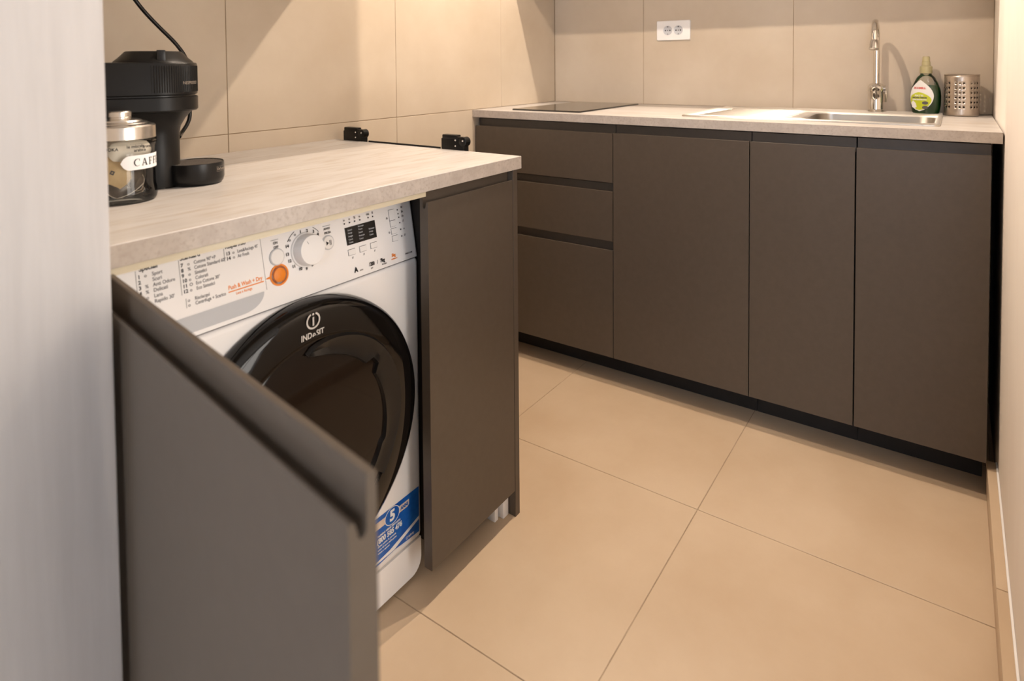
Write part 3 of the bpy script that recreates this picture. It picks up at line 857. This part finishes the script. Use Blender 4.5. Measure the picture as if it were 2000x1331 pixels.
# sink
sk_ = thing('sink', 'stainless steel inset sink with ribbed drainer on the left', 'sink', (-0.28, -1.16, ZC))
SX0, SX1, SY0, SY1 = -0.530, -0.030, -1.508, -0.800
BX0, BX1, BY0, BY1 = -0.462, -0.166, -1.492, -1.152
def R3(x0, x1, y0, y1, r, z): return [Vector((x, y, z)) for x, y in rrect(x0, x1, y0, y1, r, 6)]
rings = [R3(SX0, SX1, SY0, SY1, .014, ZC + .0003), R3(SX0 + .001, SX1 - .001, SY0 + .001, SY1 - .001, .014, ZC + .0042), R3(SX0 + .005, SX1 - .005, SY0 + .005, SY1 - .005, .014, ZC + .0055),
         R3(SX0 + .012, SX1 - .012, SY0 + .012, SY1 - .012, .012, ZC + .0028), R3(BX0 - .006, BX1 + .006, BY0 - .006, BY1 + .006, .050, ZC + .0025),
         R3(BX0, BX1, BY0, BY1, .048, ZC - .002), R3(BX0 + .006, BX1 - .006, BY0 + .006, BY1 - .006, .05, ZC - .10), R3(BX0 + .016, BX1 - .016, BY0 + .016, BY1 - .016, .05, ZC - .138), R3(BX0 + .04, BX1 - .04, BY0 + .04, BY1 - .04, .04, ZC - .146)]
bm = loft(bmesh.new(), rings, False, True)
brush_uv(obj('basin', bm, M_STEEL, sk_, smooth=40))
obj('drain', lathe(bmesh.new(), [(0.0, .002), (.020, .002), (.030, .004), (.038, .001), (.038, 0)], (-0.314, -1.322, ZC - .146), 32), M_CHROME, sk_)
for k in range(7):
    x = -0.455 + k * 0.052
    y1 = -0.832 - 0.004 * k
    rb = bmesh.new()
    rr = []
    L = 20
    for i in range(L + 1):
        y = y1 + (-1.118 - y1) * i / L
        h = 0.0035 * min(1, i / 2.0, (L - i) / 2.0)
        rr.append([rb.verts.new((x + dx, y, ZC + .0026 + h * f)) for dx, f in ((-.011, 0), (-.006, .8), (0, 1), (.006, .8), (.011, 0))])
    for A, B in zip(rr, rr[1:]):
        for i in range(4): rb.faces.new((A[i], A[i + 1], B[i + 1], B[i]))
    bmesh.ops.recalc_face_normals(rb, faces=rb.faces)
    brush_uv(obj('drainer_rib', rb, M_STEEL, sk_, smooth=60))

# faucet
FX, FY = -0.052, -1.3165
fa = thing('faucet', 'chrome mixer tap with a tall swan neck behind the sink', 'faucet', (FX, FY, ZC + .003))
obj('tap_body', lathe(bmesh.new(), [(.0245, .003), (.0245, .010), (.0225, .012), (.0215, .045), (.0225, .070), (.0250, .074), (.0255, .090), (.020, .098), (.0125, .101), (.0, .101)], (FX, FY, ZC), 32), M_CHROME, fa)
pts = [(FX, FY, ZC + .095), (FX, FY, 1.10), (FX, FY, 1.175)]
for k in range(1, 13):
    a = math.pi * k / 12
    pts.append((FX - .066 + .066 * math.cos(a), FY - .005 * k / 12, 1.176 + .056 * math.sin(a)))
pts += [(FX - .134, FY - .0055, 1.165), (FX - .139, FY - .0055, 1.152)]
obj('swan_neck', tube(bmesh.new(), spline(pts, 4), .0095, 16), M_CHROME, fa, smooth=60)
d = Vector((-.10, 0, -.30)).normalized()
p0 = Vector((FX - .1345, FY - .0055, 1.168))
obj('aerator', tube(bmesh.new(), [p0, p0 + d * .004, p0 + d * .030, p0 + d * .031], .0125, 20, [.0115, .0130, .0150, .0135]), M_CHROME, fa, smooth=40)
lv = bmesh.new()
tube(lv, [(FX, FY - .016, ZC + .080), (FX, FY - .0285, ZC + .0805)], .0135, 20)
tube(lv, [(FX + .002, FY - .0275, ZC + .074), (FX + .002, FY - .0290, ZC + .060), (FX + .004, FY - .0280, ZC + .036)], .004, 12, [.0045, .004, .003])
obj('lever', lv, M_CHROME, fa, smooth=45)

# dish soap bottle
BX, BYc = -0.052, -1.4595
bo = thing('soap_bottle', 'clear washing-up liquid bottle half full of green soap, with a lime and white label', 'bottle', (BX, BYc, ZC))
ROT = math.radians(-90 + 155)
def bprof(z):
    # half-width along the bottle's wide axis
    P = [(0, .036), (.006, .0405), (.03, .0445), (.06, .0455), (.085, .0420), (.105, .0340), (.120, .0255), (.128, .0180), (.133, .0140), (.142, .0140)]
    for (a, ra), (b, rb) in zip(P, P[1:]):
        if a <= z <= b: return ra + (rb - ra) * (z - a) / (b - a)
    return P[-1][1]
def bring(z, scale=1.0, dz=0.0, n=40):
    r = bprof(z)
    th = min(r, max(.0245, r * .62) if r > .026 else r) * scale
    r *= scale
    out = []
    for i in range(n):
        a = 2 * math.pi * i / n
        x, y = th * math.cos(a), r * math.sin(a)
        ca, sa = math.cos(math.radians(-22)), math.sin(math.radians(-22))
        out.append(Vector((BX + x * ca - y * sa, BYc + x * sa + y * ca, ZC + z + .0005 + dz)))
    return out
zz = [0, .003, .006, .018, .03, .045, .06, .072, .085, .095, .105, .113, .120, .126, .130, .136, .142]
obj('bottle_shell', loft(bmesh.new(), [bring(z) for z in zz], True, False), M_PET, bo, smooth=60)
zl_ = [.002, .006, .018, .03, .045, .06, .072, .085, .0955]
obj('liquid', loft(bmesh.new(), [bring(z, .965) for z in zl_], True, True), M_LIQ, bo, smooth=50, label='green liquid')
bm = lathe(bmesh.new(), [(.0140, .134), (.0178, .135), (.0178, .156), (.0160, .158), (.0120, .160), (.0120, .172), (.0105, .174), (.0105, .186), (.0085, .190), (0, .190)], (BX, BYc, ZC), 28)
obj('cap', bm, M_CAPP, bo, smooth=35)
# label: teardrop on the bottle's front (towards the room, turned to the left)
def on_bottle(u, z, off):
    """u in -1..1 across the label front, on the shell surface"""
    a = math.pi + u
    r = bprof(z)
    th = max(.0245, r * .62) if r > .026 else r
    x, y = (th + off) * math.cos(a), (r + off) * math.sin(a)
    ca, sa = math.cos(math.radians(-22)), math.sin(math.radians(-22))
    return Vector((BX + x * ca - y * sa, BYc + x * sa + y * ca, ZC + z + .0005))
def label_patch(zc0, outline_fn, off, n=16, m_=24, z0=.010, z1=.112):
    bm = bmesh.new()
    rows = []
    for i in range(m_ + 1):
        z = z0 + (z1 - z0) * i / m_
        wl, wr = outline_fn(i / m_)
        rows.append([bm.verts.new(on_bottle(wl + (wr - wl) * k / n, z, off)) for k in range(n + 1)])
    for A, B in zip(rows, rows[1:]):
        for k in range(n): bm.faces.new((A[k], A[k + 1], B[k + 1], B[k]))
    bmesh.ops.recalc_face_normals(bm, faces=bm.faces)
    return bm
LC = -0.18
def tear(t):
    w = 0.98 * (math.sin(math.pi * min(1, t * 1.0 + 0.0)) ** 0.55 if t < .5 else (math.cos(math.pi / 2 * (t - .5) / .5)) ** 0.75)
    w = max(w, 0.02)
    return (LC - w, LC + w)
obj('label', label_patch(0, tear, .0008), M_WPRINT, bo, smooth=60, label='white teardrop label')
def lime(t):
    a, b = tear(t * .62)
    k = 1.0 if t < .45 else max(0.02, math.cos(math.pi / 2 * (t - .45) / .55)) ** .6
    return (LC + (a - LC) * .93 * k, LC + (b - LC) * .93 * k)
obj('label_panel', label_patch(0, lime, .0012, z0=.013, z1=.072), M_LIME, bo, smooth=60, label='lime green panel of the label')
def wrapb(u0, z0, off, k):
    return lambda c: on_bottle(u0 + c.x * k, z0 + c.y, off + c.z)
bm = bmesh.new(); textbm(bm, 'ECOMILL', .0085, None, 'CENTER', wrap=wrapb(LC, .0855, .0016, 27), bold=.0003)
obj('label_heading', bm, M_RPRINT, bo, smooth=0)
bm = bmesh.new()
textbm(bm, 'PIATTI', .0075, None, 'CENTER', wrap=wrapb(LC, .0605, .0020, 27), bold=.0003)
textbm(bm, 'CONCENTRATO', .0050, None, 'CENTER', wrap=wrapb(LC, .0475, .0020, 27), bold=.0003)
obj('label_lettering', bm, M_WPRINT, bo, smooth=0)
bm = bmesh.new()
textbm(bm, 'LIMONE VERDE', .0056, None, 'CENTER', wrap=wrapb(LC, .0540, .0020, 27), bold=.0002)
for dz in (.0375, .0225):
    vs = [bm.verts.new(on_bottle(LC + .42 + .20 * math.cos(t), dz + .0055 * math.sin(t), .0020)) for t in [i * math.pi / 8 for i in range(16)]]
    bm.faces.new(vs)
obj('label_marks', bm, M_INKG, bo, smooth=0, label='small dark round marks')
bm = bmesh.new()
bm.faces.new([bm.verts.new(on_bottle(LC + u, z, .0022)) for u, z in ((-.62, .022), (-.35, .018), (-.15, .024), (-.22, .036), (-.45, .044), (-.62, .038))])
obj('label_picture', bm, M_WPRINT, bo, smooth=0)

# cutlery cup with punched holes
CX, CY, CR, CH = -0.078, -1.5565, 0.0465, 0.130
cu_ = thing('cutlery_cup', 'perforated stainless steel cutlery cup to the right of the soap bottle', 'cup', (CX, CY, ZC))
cb = bmesh.new()
NC, NR = 28, 8
rowz = [0.006, .0215, .0365, .0515, .0665, .0815, .0965, .1115, CH]
def cyl(a, z, r=CR): return (CX + r * math.cos(a), CY + r * math.sin(a), ZC + .0005 + z)
da = 2 * math.pi / NC
for j in range(8):
    z0, z1 = rowz[j], rowz[j + 1]
    for i in range(NC):
        a0 = i * da
        corners = [(0, 0), (.5, 0), (1, 0), (1, .5), (1, 1), (.5, 1), (0, 1), (0, .5)]
        O8 = [cb.verts.new(cyl(a0 + da * u, z0 + (z1 - z0) * v)) for u, v in corners]
        if 1 <= j <= 6 and i % 4 != 3:
            I8 = []
            for k in range(8):
                t = math.radians(225 + 45 * k)
                I8.append(cb.verts.new(cyl(a0 + da * .5 + .0030 / CR * math.cos(t), (z0 + z1) / 2 + .0030 * math.sin(t))))
            for k in range(8):
                cb.faces.new((O8[k], O8[(k + 1) % 8], I8[(k + 1) % 8], I8[k]))
        else:
            cb.faces.new(O8)
lathe(cb, [(CR, rowz[0] + .0005), (CR, .0025), (CR - .002, .0005), (0, .0005)], (CX, CY, ZC), NC * 2, close=False)
bmesh.ops.remove_doubles(cb, verts=cb.verts, dist=1e-5)
bmesh.ops.recalc_face_normals(cb, faces=cb.faces)
co = obj('cup_shell', cb, [M_STEELC, M_STEEL_SHADE], cu_, smooth=50)
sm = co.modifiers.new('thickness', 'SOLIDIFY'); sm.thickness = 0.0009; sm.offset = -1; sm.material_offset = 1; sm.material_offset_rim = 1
obj('rim', lathe(bmesh.new(), [(CR - .0012, CH - .002), (CR + .0006, CH - .002), (CR + .0010, CH), (CR, CH + .001), (CR - .0012, CH)], (CX, CY, ZC + .0005), 56, close=False), M_STEELC, cu_)

# double socket
so = thing('wall_socket', 'white double power socket on the tiled sink wall', 'socket', (0, -0.5765, 1.235))
pp = rrect(-.0715, .0715, -.0405, .0405, .004, 4)
W_ = lambda u, v, o: Vector((-o, -0.5765 - u, 1.2355 + v))
obj('cover_plate', loft(bmesh.new(), [[W_(u, v, 0.0002) for u, v in pp], [W_(u, v, .006) for u, v in pp], [W_(u * .975, v * .96, .008) for u, v in pp]], False, True), M_WHITEP, so)
for cu0 in (-.0225, .0225):
    ins = rrect(cu0 - .0215, cu0 + .0215, -.0225, .0225, .003, 3)
    io = obj('socket_insert', loft(bmesh.new(), [[W_(u, v, .0075) for u, v in ins], [W_(u, v, .0092) for u, v in ins]], False, True), M_WHITEP, so)
    bm = lathe(bmesh.new(), [(.0195, .0096), (.0185, .0096), (.0180, .0093), (.0, .0093)], (0, -0.5765 - cu0, 1.2355), 32, axis='X', close=False)
    obj('socket_recess', bm, M_GREYP, io)
    bm = bmesh.new()
    for du, dv, r in ((-.0095, 0, .0030), (0, 0, .0022), (.0095, 0, .0030), (0, .0150, .0026), (0, -.0150, .0020)):
        bm.faces.new([bm.verts.new(W_(cu0 + du + r * math.cos(t), dv + r * math.sin(t), .0098)) for t in [i * math.pi / 6 for i in range(12)]])
    obj('pin_holes', bm, M_BLK2, io, smooth=0)

# ------------------------------------------------------------------ things on the peninsula
# coffee machine
D = Vector((-1.962, -0.322, ZP))
cm = thing('coffee_machine', 'black capsule coffee machine with a round head and drip tray against the left wall', 'coffee machine', D)
fwd = Vector((0.92, -0.392, 0)).normalized()
FA = math.atan2(fwd.y, fwd.x)
def stadium(r, back, z, n=24, c=D, nose=0.0):
    pts = []
    for k in range(n + 1):
        a = FA - math.pi / 2 + math.pi * k / n
        pts.append(Vector((c.x + r * math.cos(a) + fwd.x * nose, c.y + r * math.sin(a) + fwd.y * nose, ZP + z)))
    side_ = Vector((-fwd.y, fwd.x, 0))
    rb = min(r, .03)
    for k in range(7):
        a = math.pi / 2 * k / 6
        pts.append(c + side_ * (r - rb + rb * math.cos(a)) - fwd * (back - rb + rb * math.sin(a)) + Vector((0, 0, z)))
    for k in range(7):
        a = math.pi / 2 * (1 - k / 6)
        pts.append(c - side_ * (r - rb + rb * math.cos(a)) - fwd * (back - rb + rb * math.sin(a)) + Vector((0, 0, z)))
    return pts
R_ = .0715
obj('head', loft(bmesh.new(), [stadium(R_ - .002, .195, .1705), stadium(R_, .195, .1725), stadium(R_, .195, .2270), stadium(R_ - .0015, .1935, .2292), stadium(R_ - .008, .185, .2300)], True, True), M_BLK, cm, smooth=40)
# fine vertical ribs on the upper drum
rbm = bmesh.new()
for k in range(60):
    a = FA - math.pi / 2 - .1 + (math.pi + .2) * k / 59
    p = D + Vector((math.cos(a), math.sin(a), 0)) * (R_ + .0001)
    tv = Vector((-math.sin(a), math.cos(a), 0)) * .0009
    nv = Vector((math.cos(a), math.sin(a), 0)) * .0006
    vs = [rbm.verts.new(q) for q in (p - tv + Vector((0, 0, .176)), p + nv + Vector((0, 0, .176)), p + tv + Vector((0, 0, .176)), p - tv + Vector((0, 0, .224)), p + nv + Vector((0, 0, .224)), p + tv + Vector((0, 0, .224)))]
    rbm.faces.new((vs[0], vs[1], vs[4], vs[3])); rbm.faces.new((vs[1], vs[2], vs[5], vs[4]))
ro = obj('head_ribs', rbm, M_BLK, cm, smooth=0); ro['kind'] = 'stuff'
obj('head_gap', loft(bmesh.new(), [stadium(R_ - .004, .19, .166), stadium(R_ - .004, .19, .1710)], True, True), M_BLK2, cm)
obj('lower_ring', loft(bmesh.new(), [stadium(R_ - .012, .185, .1395), stadium(R_ - .002, .193, .1410), stadium(R_ + .0006, .195, .1440), stadium(R_ + .0006, .195, .1665), stadium(R_ - .002, .193, .1680)], True, True), M_BLK, cm, smooth=40)
obj('column', loft(bmesh.new(), [stadium(.043, .17, .0005), stadium(.0395, .17, .004), stadium(.0395, .17, .098), stadium(.0420, .17, .112), stadium(.050, .175, .126), stadium(.058, .18, .136), stadium(.062, .185, .1400)], True, True), M_BLK, cm, smooth=50)
obj('lid', lathe(bmesh.new(), [(.0660, .2295), (.0640, .2325), (.0580, .2375), (.0470, .2490), (.0450, .2505), (0, .2505)], D, 48), M_BLK, cm, smooth=30)
lt = box(-.0072, .0072, -.009, .009, .2295, .2520, bev=.0015)
lt.transform(Matrix.Translation(D + Vector((-.012, -.052, 0))) @ Matrix.Rotation(math.radians(-25), 4, 'Z'))
obj('lid_latch', lt, M_BLK2, cm)
def wrapc(c, r, a0, z):
    return lambda v: Vector((c.x + (r + v.z) * math.cos(a0 + v.x / r), c.y + (r + v.z) * math.sin(a0 + v.x / r), z + v.y))
bm = bmesh.new(); textbm(bm, 'NESPRESSO', .0080, None, 'LEFT', wrap=wrapc(D, R_ + .0010, math.radians(-77), ZP + .1925))
obj('head_lettering', bm, M_DIMP, cm, smooth=0)
TC = Vector((-1.9045, -.352, ZP))
tr_ = obj('drip_tray', lathe(bmesh.new(), [(.040, .0006), (.044, .0010), (.0480, .005), (.0498, .012), (.0500, .036), (.0496, .0405), (.0482, .0412), (.0470, .0400), (.0470, .0365), (0, .0365)], TC, 56), M_BLK2, cm, smooth=35)
gb = bmesh.new()
for k in range(-6, 7):
    y = k * .0068
    L = math.sqrt(max(.0455 ** 2 - y ** 2, 0))
    if L < .01: continue
    b4 = box(-L, L, y - .0013, y + .0013, .0368, .0400)
    b4.transform(Matrix.Translation(TC) @ Matrix.Rotation(math.radians(-22), 4, 'Z'))
    me_ = bpy.data.meshes.new('t'); b4.to_mesh(me_); b4.free(); gb.from_mesh(me_); bpy.data.meshes.remove(me_)
obj('drip_grid', gb, M_GRID, tr_, label='grey bars of the drip grid')
bm = bmesh.new(); textbm(bm, "De'Longhi", .0068, None, 'LEFT', wrap=wrapc(TC, .0503, math.radians(-72), ZP + .0285), bold=.0002)
for (u0, u1, z0, z1) in ((-.0012, .034, .0240, .0244), (-.0012, .034, .0332, .0336), (-.0016, -.0012, .0244, .0332), (.034, .0344, .0244, .0332)):
    n_ = 10
    prev = None
    for k in range(n_ + 1):
        u = u0 + (u1 - u0) * k / n_
        a = math.radians(-72) + u / .0503
        cur = [bm.verts.new(TC + Vector((.0505 * math.cos(a), .0505 * math.sin(a), z))) for z in (z0, z1)]
        if prev: bm.faces.new((prev[0], cur[0], cur[1], prev[1]))
        prev = cur
obj('tray_badge', bm, M_DIMP, tr_, smooth=0)
cord = [(-1.835, -.16, ZP + .070), (-1.812, -.125, .952), (-1.795, -.12, .972), (-1.789, -.12, .995), (-1.792, -.12, 1.04), (-1.789, -.12, 1.09), (-1.793, -.12, 1.113), (-1.803, -.12, 1.133), (-1.822, -.12, 1.157), (-1.854, -.12, 1.189), (-1.880, -.12, 1.217), (-1.900, -.12, 1.243), (-1.915, -.10, 1.285), (-1.925, -.06, 1.345), (-1.93, -.012, 1.40)]
obj('power_cord', tube(bmesh.new(), spline(cord, 5), .0042, 10), M_BLK2, cm, smooth=60)
obj('power_plug', lathe(bmesh.new(), [(.012, 0), (.018, .008), (.018, .024), (0, .024)], (-1.93, -.004, 1.405), 20, axis='Y'), M_BLK2, cm)

# coffee jar
JC = Vector((-2.0575, -.4025, ZP))
JR = .0512
jar = thing('coffee_jar', 'clear glass jar with a stepped metal lid, lettered for coffee', 'jar', JC)
jp = [(0, .0016), (JR - .010, .0016), (JR - .004, .0012), (JR, .004), (JR + .0012, .010), (JR + .0002, .020), (JR - .0014, .030), (JR - .0014, .080), (JR - .0008, .090), (JR + .0010, .096), (JR + .0010, .100), (JR - .003, .104), (JR - .006, .106)]
obj('glass_body', lathe(bmesh.new(), [(r, h) for r, h in jp], JC, 56, close=False), M_GLASS, jar, smooth=60)
obj('glass_base', lathe(bmesh.new(), [(0, .0004), (JR - .006, .0004), (JR - .001, .003), (JR - .0006, .009), (JR - .006, .011), (0, .009)], JC, 56), M_GLASS, jar, smooth=40)
obj('lid', lathe(bmesh.new(), [(JR - .002, .1045), (JR + .0005, .1045), (JR + .0008, .1050), (JR + .0006, .1245), (JR - .002, .1270), (JR - .009, .1285), (JR - .011, .1305), (JR - .018, .1320), (JR - .020, .1345), (JR - .029, .1365), (.0165, .1372), (.0165, .1385), (.0175, .1400), (.0175, .1475), (.0160, .1492), (0, .1500)], JC, 56), M_ALU, jar, smooth=30)
for zz_ in (.0975, .1020):
    bm = lathe(bmesh.new(), [(JR + .0008, -.0012), (JR + .0022, 0), (JR + .0008, .0012)], JC + Vector((0, 0, zz_)), 56, close=False)
    obj('glass_thread', bm, M_GLASS, jar, smooth=60)
# label + lettering wrapped on the glass
def cpatch(a0, a1, z0, z1, r, n=24):
    bm = bmesh.new()
    prev = None
    for k in range(n + 1):
        t = k / n
        a = math.radians(a0 + (a1 - a0) * t)
        e = min(1.0, min(t, 1 - t) * 9) ** .5
        zm, h = (z0 + z1) / 2, (z1 - z0) / 2 * max(e, .05)
        cur = [bm.verts.new(JC + Vector((r * math.cos(a), r * math.sin(a), z))) for z in (zm - h, zm + h)]
        if prev: bm.faces.new((prev[0], cur[0], cur[1], prev[1]))
        prev = cur
    return bm
obj('label', cpatch(-114, -14, .0555, .0790, JR + .0002), M_WPRINT, jar, smooth=60, label='white label band')
bm = bmesh.new()
def Rq(a, b, c, d): return [(a, b), (c, b), (c, d), (a, d)]
gF = [Rq(.18, 0, .34, 1), Rq(.05, 0, .48, .07), Rq(.05, .93, .74, 1), Rq(.67, .74, .74, 1), Rq(.34, .47, .60, .53), Rq(.55, .38, .60, .62)]
gA = [[(.40, 1), (.54, 1), (.90, 0), (.70, 0)], [(.40, 1), (.47, 1), (.17, 0), (.09, 0)], Rq(.24, .30, .70, .37), Rq(0, 0, .29, .06), Rq(.60, 0, 1.0, .06)]
gC = []
for k in range(18):
    t0, t1 = math.radians(48 + 264 * k / 18), math.radians(48 + 264 * (k + 1) / 18)
    o_ = lambda t: (.48 + .46 * math.cos(t), .5 + .52 * math.sin(t))
    i_ = lambda t: (.54 + .36 * math.cos(t), .5 + .46 * math.sin(t))
    gC.append([o_(t0), o_(t1), i_(t1), i_(t0)])
gC.append(Rq(.77, .70, .83, 1.0))
gE = gF + [Rq(.05, 0, .76, .07), Rq(.70, 0, .76, .27), [(.25, 1.22), (.36, 1.24), (.46, 1.06), (.42, 1.06)]]
wr = wrapc(JC, JR + .0006, math.radians(-93.5), ZP + .0615)
xo, hgt = 0.0, .0118
for g, adv in ((gC, 1.08), (gA, 1.10), (gF, .90), (gF, .90), (gE, .9)):
    for poly in g:
        bm.faces.new([bm.verts.new(wr(Vector((xo + x * hgt * .95, y * hgt, 0.0003)))) for x, y in poly])
    xo += adv * hgt
obj('label_lettering', bm, M_INK, jar, smooth=0)
bm = bmesh.new()
for a0, s, z in ((-140, 'MOKA', .0905), (-104, 'le miscele', .0935), (-92, 'arabica', .0870), (-76, 'aroma', .0920)):
    textbm(bm, s, .0070, None, 'LEFT', wrap=wrapc(JC, JR - .0006, math.radians(a0), ZP + z), bold=.0001)
obj('fine_lettering', bm, M_INK, jar, smooth=0, label='small dark lettering under the lid')

# sachets inside the jar
def sachet(m, center, rx, ry, mtx, label, puff=.007, seam=True, group=None):
    t = thing('coffee_sachet', label, 'sachet', center, 'coffee sachets in the jar')
    bm = bmesh.new()
    n = 8
    for sgn in (1, -1):
        g = []
        for i in range(n + 1):
            row = []
            for j in range(n + 1):
                u, v = -1 + 2 * i / n, -1 + 2 * j / n
                uu, vv = u * math.sqrt(1 - v * v * .38), v * math.sqrt(1 - u * u * .38)
                h = puff * max(0, (1 - u * u)) ** .7 * max(0, (1 - v * v)) ** .7 + .0004
                row.append(bm.verts.new(mtx @ Vector((uu * rx, vv * ry, sgn * h)) + Vector(center)))
            g.append(row)
        for i in range(n):
            for j in range(n):
                f = (g[i][j], g[i + 1][j], g[i + 1][j + 1], g[i][j + 1])
                bm.faces.new(f if sgn > 0 else tuple(reversed(f)))
    bmesh.ops.remove_doubles(bm, verts=bm.verts, dist=.0009)
    obj('pouch', bm, m, t, smooth=60)
    if seam:
        ring_ = []
        for k in range(41):
            a = 2 * math.pi * k / 40
            u, v = math.cos(a), math.sin(a)
            s_ = max(abs(u), abs(v))
            u, v = u / s_, v / s_
            uu, vv = u * math.sqrt(1 - v * v * .38), v * math.sqrt(1 - u * u * .38)
            ring_.append(mtx @ Vector((uu * rx, vv * ry, 0)) + Vector(center))
        obj('seam', tube(bmesh.new(), ring_, .0006, 6), M_SEAM, t, label='crimped pale seam')
    return t
def face_out(deg, lean, roll):
    a = math.radians(deg)
    out = Vector((math.cos(a), math.sin(a), math.tan(math.radians(lean)))).normalized()
    right = Vector((-math.sin(a), math.cos(a), 0))
    upv = out.cross(right)
    m3 = Matrix((right, upv, out)).transposed()
    return (m3 @ Matrix.Rotation(math.radians(roll), 3, 'Z'))
def jpos(deg, r, z): return JC + Vector((r * math.cos(math.radians(deg)), r * math.sin(math.radians(deg)), z))
s1 = sachet(M_SACH, jpos(-136, .0315, .050), .0265, .0275, face_out(-136, 6, 30), 'beige printed coffee sachet standing at the left in the glass jar', .004)
bm = bmesh.new()
mt = face_out(-132, 6, 20).to_4x4(); mt.translation = jpos(-133, .0365, .052)
for a, b in ((.0016, .0044),):
    for k in range(4):
        t0, t1 = math.pi / 2 * k, math.pi / 2 * (k + 1)
        bm.faces.new([bm.verts.new(mt @ Vector((r * math.cos(t), r * math.sin(t), 0))) for r, t in ((a, t0), (b, t0), (b, t1), (a, t1))])
obj('printed_mark', bm, M_INKG, s1, smooth=0)
sachet(M_SACHW, jpos(-88, .0300, .0850), .034, .0175, face_out(-88, 3, 0), 'white printed coffee sachet right under the lid of the glass jar', .003, False)
sachet(M_SACHD, jpos(-104, .0250, .0330), .029, .0200, face_out(-104, 22, 28), 'dark foil coffee sachet with a long pale seam, lower left in the glass jar', .008)
sachet(M_SACHD, jpos(-62, .0270, .0430), .0200, .0260, face_out(-62, 8, -22), 'dark foil coffee sachet with a slanting seam, at the right in the glass jar', .007)
sachet(M_SACHD, jpos(-80, .0200, .0150), .026, .0060, face_out(-80, 10, 6), 'crumpled dark foil coffee sachet flat on the bottom of the glass jar', .005)
sachet(M_SACHD, jpos(20, .020, .040), .026, .030, face_out(20, 5, 10), 'dark foil coffee sachet at the back of the glass jar', .008, False)
sachet(M_SACHW, jpos(75, .024, .072), .032, .026, face_out(75, 3, 4), 'white coffee sachet leaning on the back of the glass jar', .004, False)

# ------------------------------------------------------------------ wall cupboards just above the frame (they throw the shadows on the tiles)
uc = thing('wall_cupboard', 'taupe wall cupboard above the hob and sink, just over the top of the photo', 'cupboard', (-.19, -.81, 1.545))
obj('cupboard_body', box(-.356, -.002, -1.60, -.003, 1.545, 2.24), M_WHITEP, uc)
for a, b in ((-.592, -.004), (-1.038, -.595), (-1.60, -1.041)):
    obj('cupboard_door', box(-.376, -.3565, a, b, 1.545, 2.24, bev=.001), M_TAUPE, uc)
ul = thing('wall_cupboard', 'taupe wall cupboard above the coffee machine, just over the top of the photo', 'cupboard', (-1.7, -.17, 1.545))
obj('cupboard_body', box(-2.23, -1.218, -.48, -.002, 1.545, 2.24), M_WHITEP, ul)
for a, b in ((-2.23, -1.726), (-1.723, -1.218)):
    obj('cupboard_door', box(a, b, -.50, -.4805, 1.545, 2.24, bev=.001), M_TAUPE, ul)
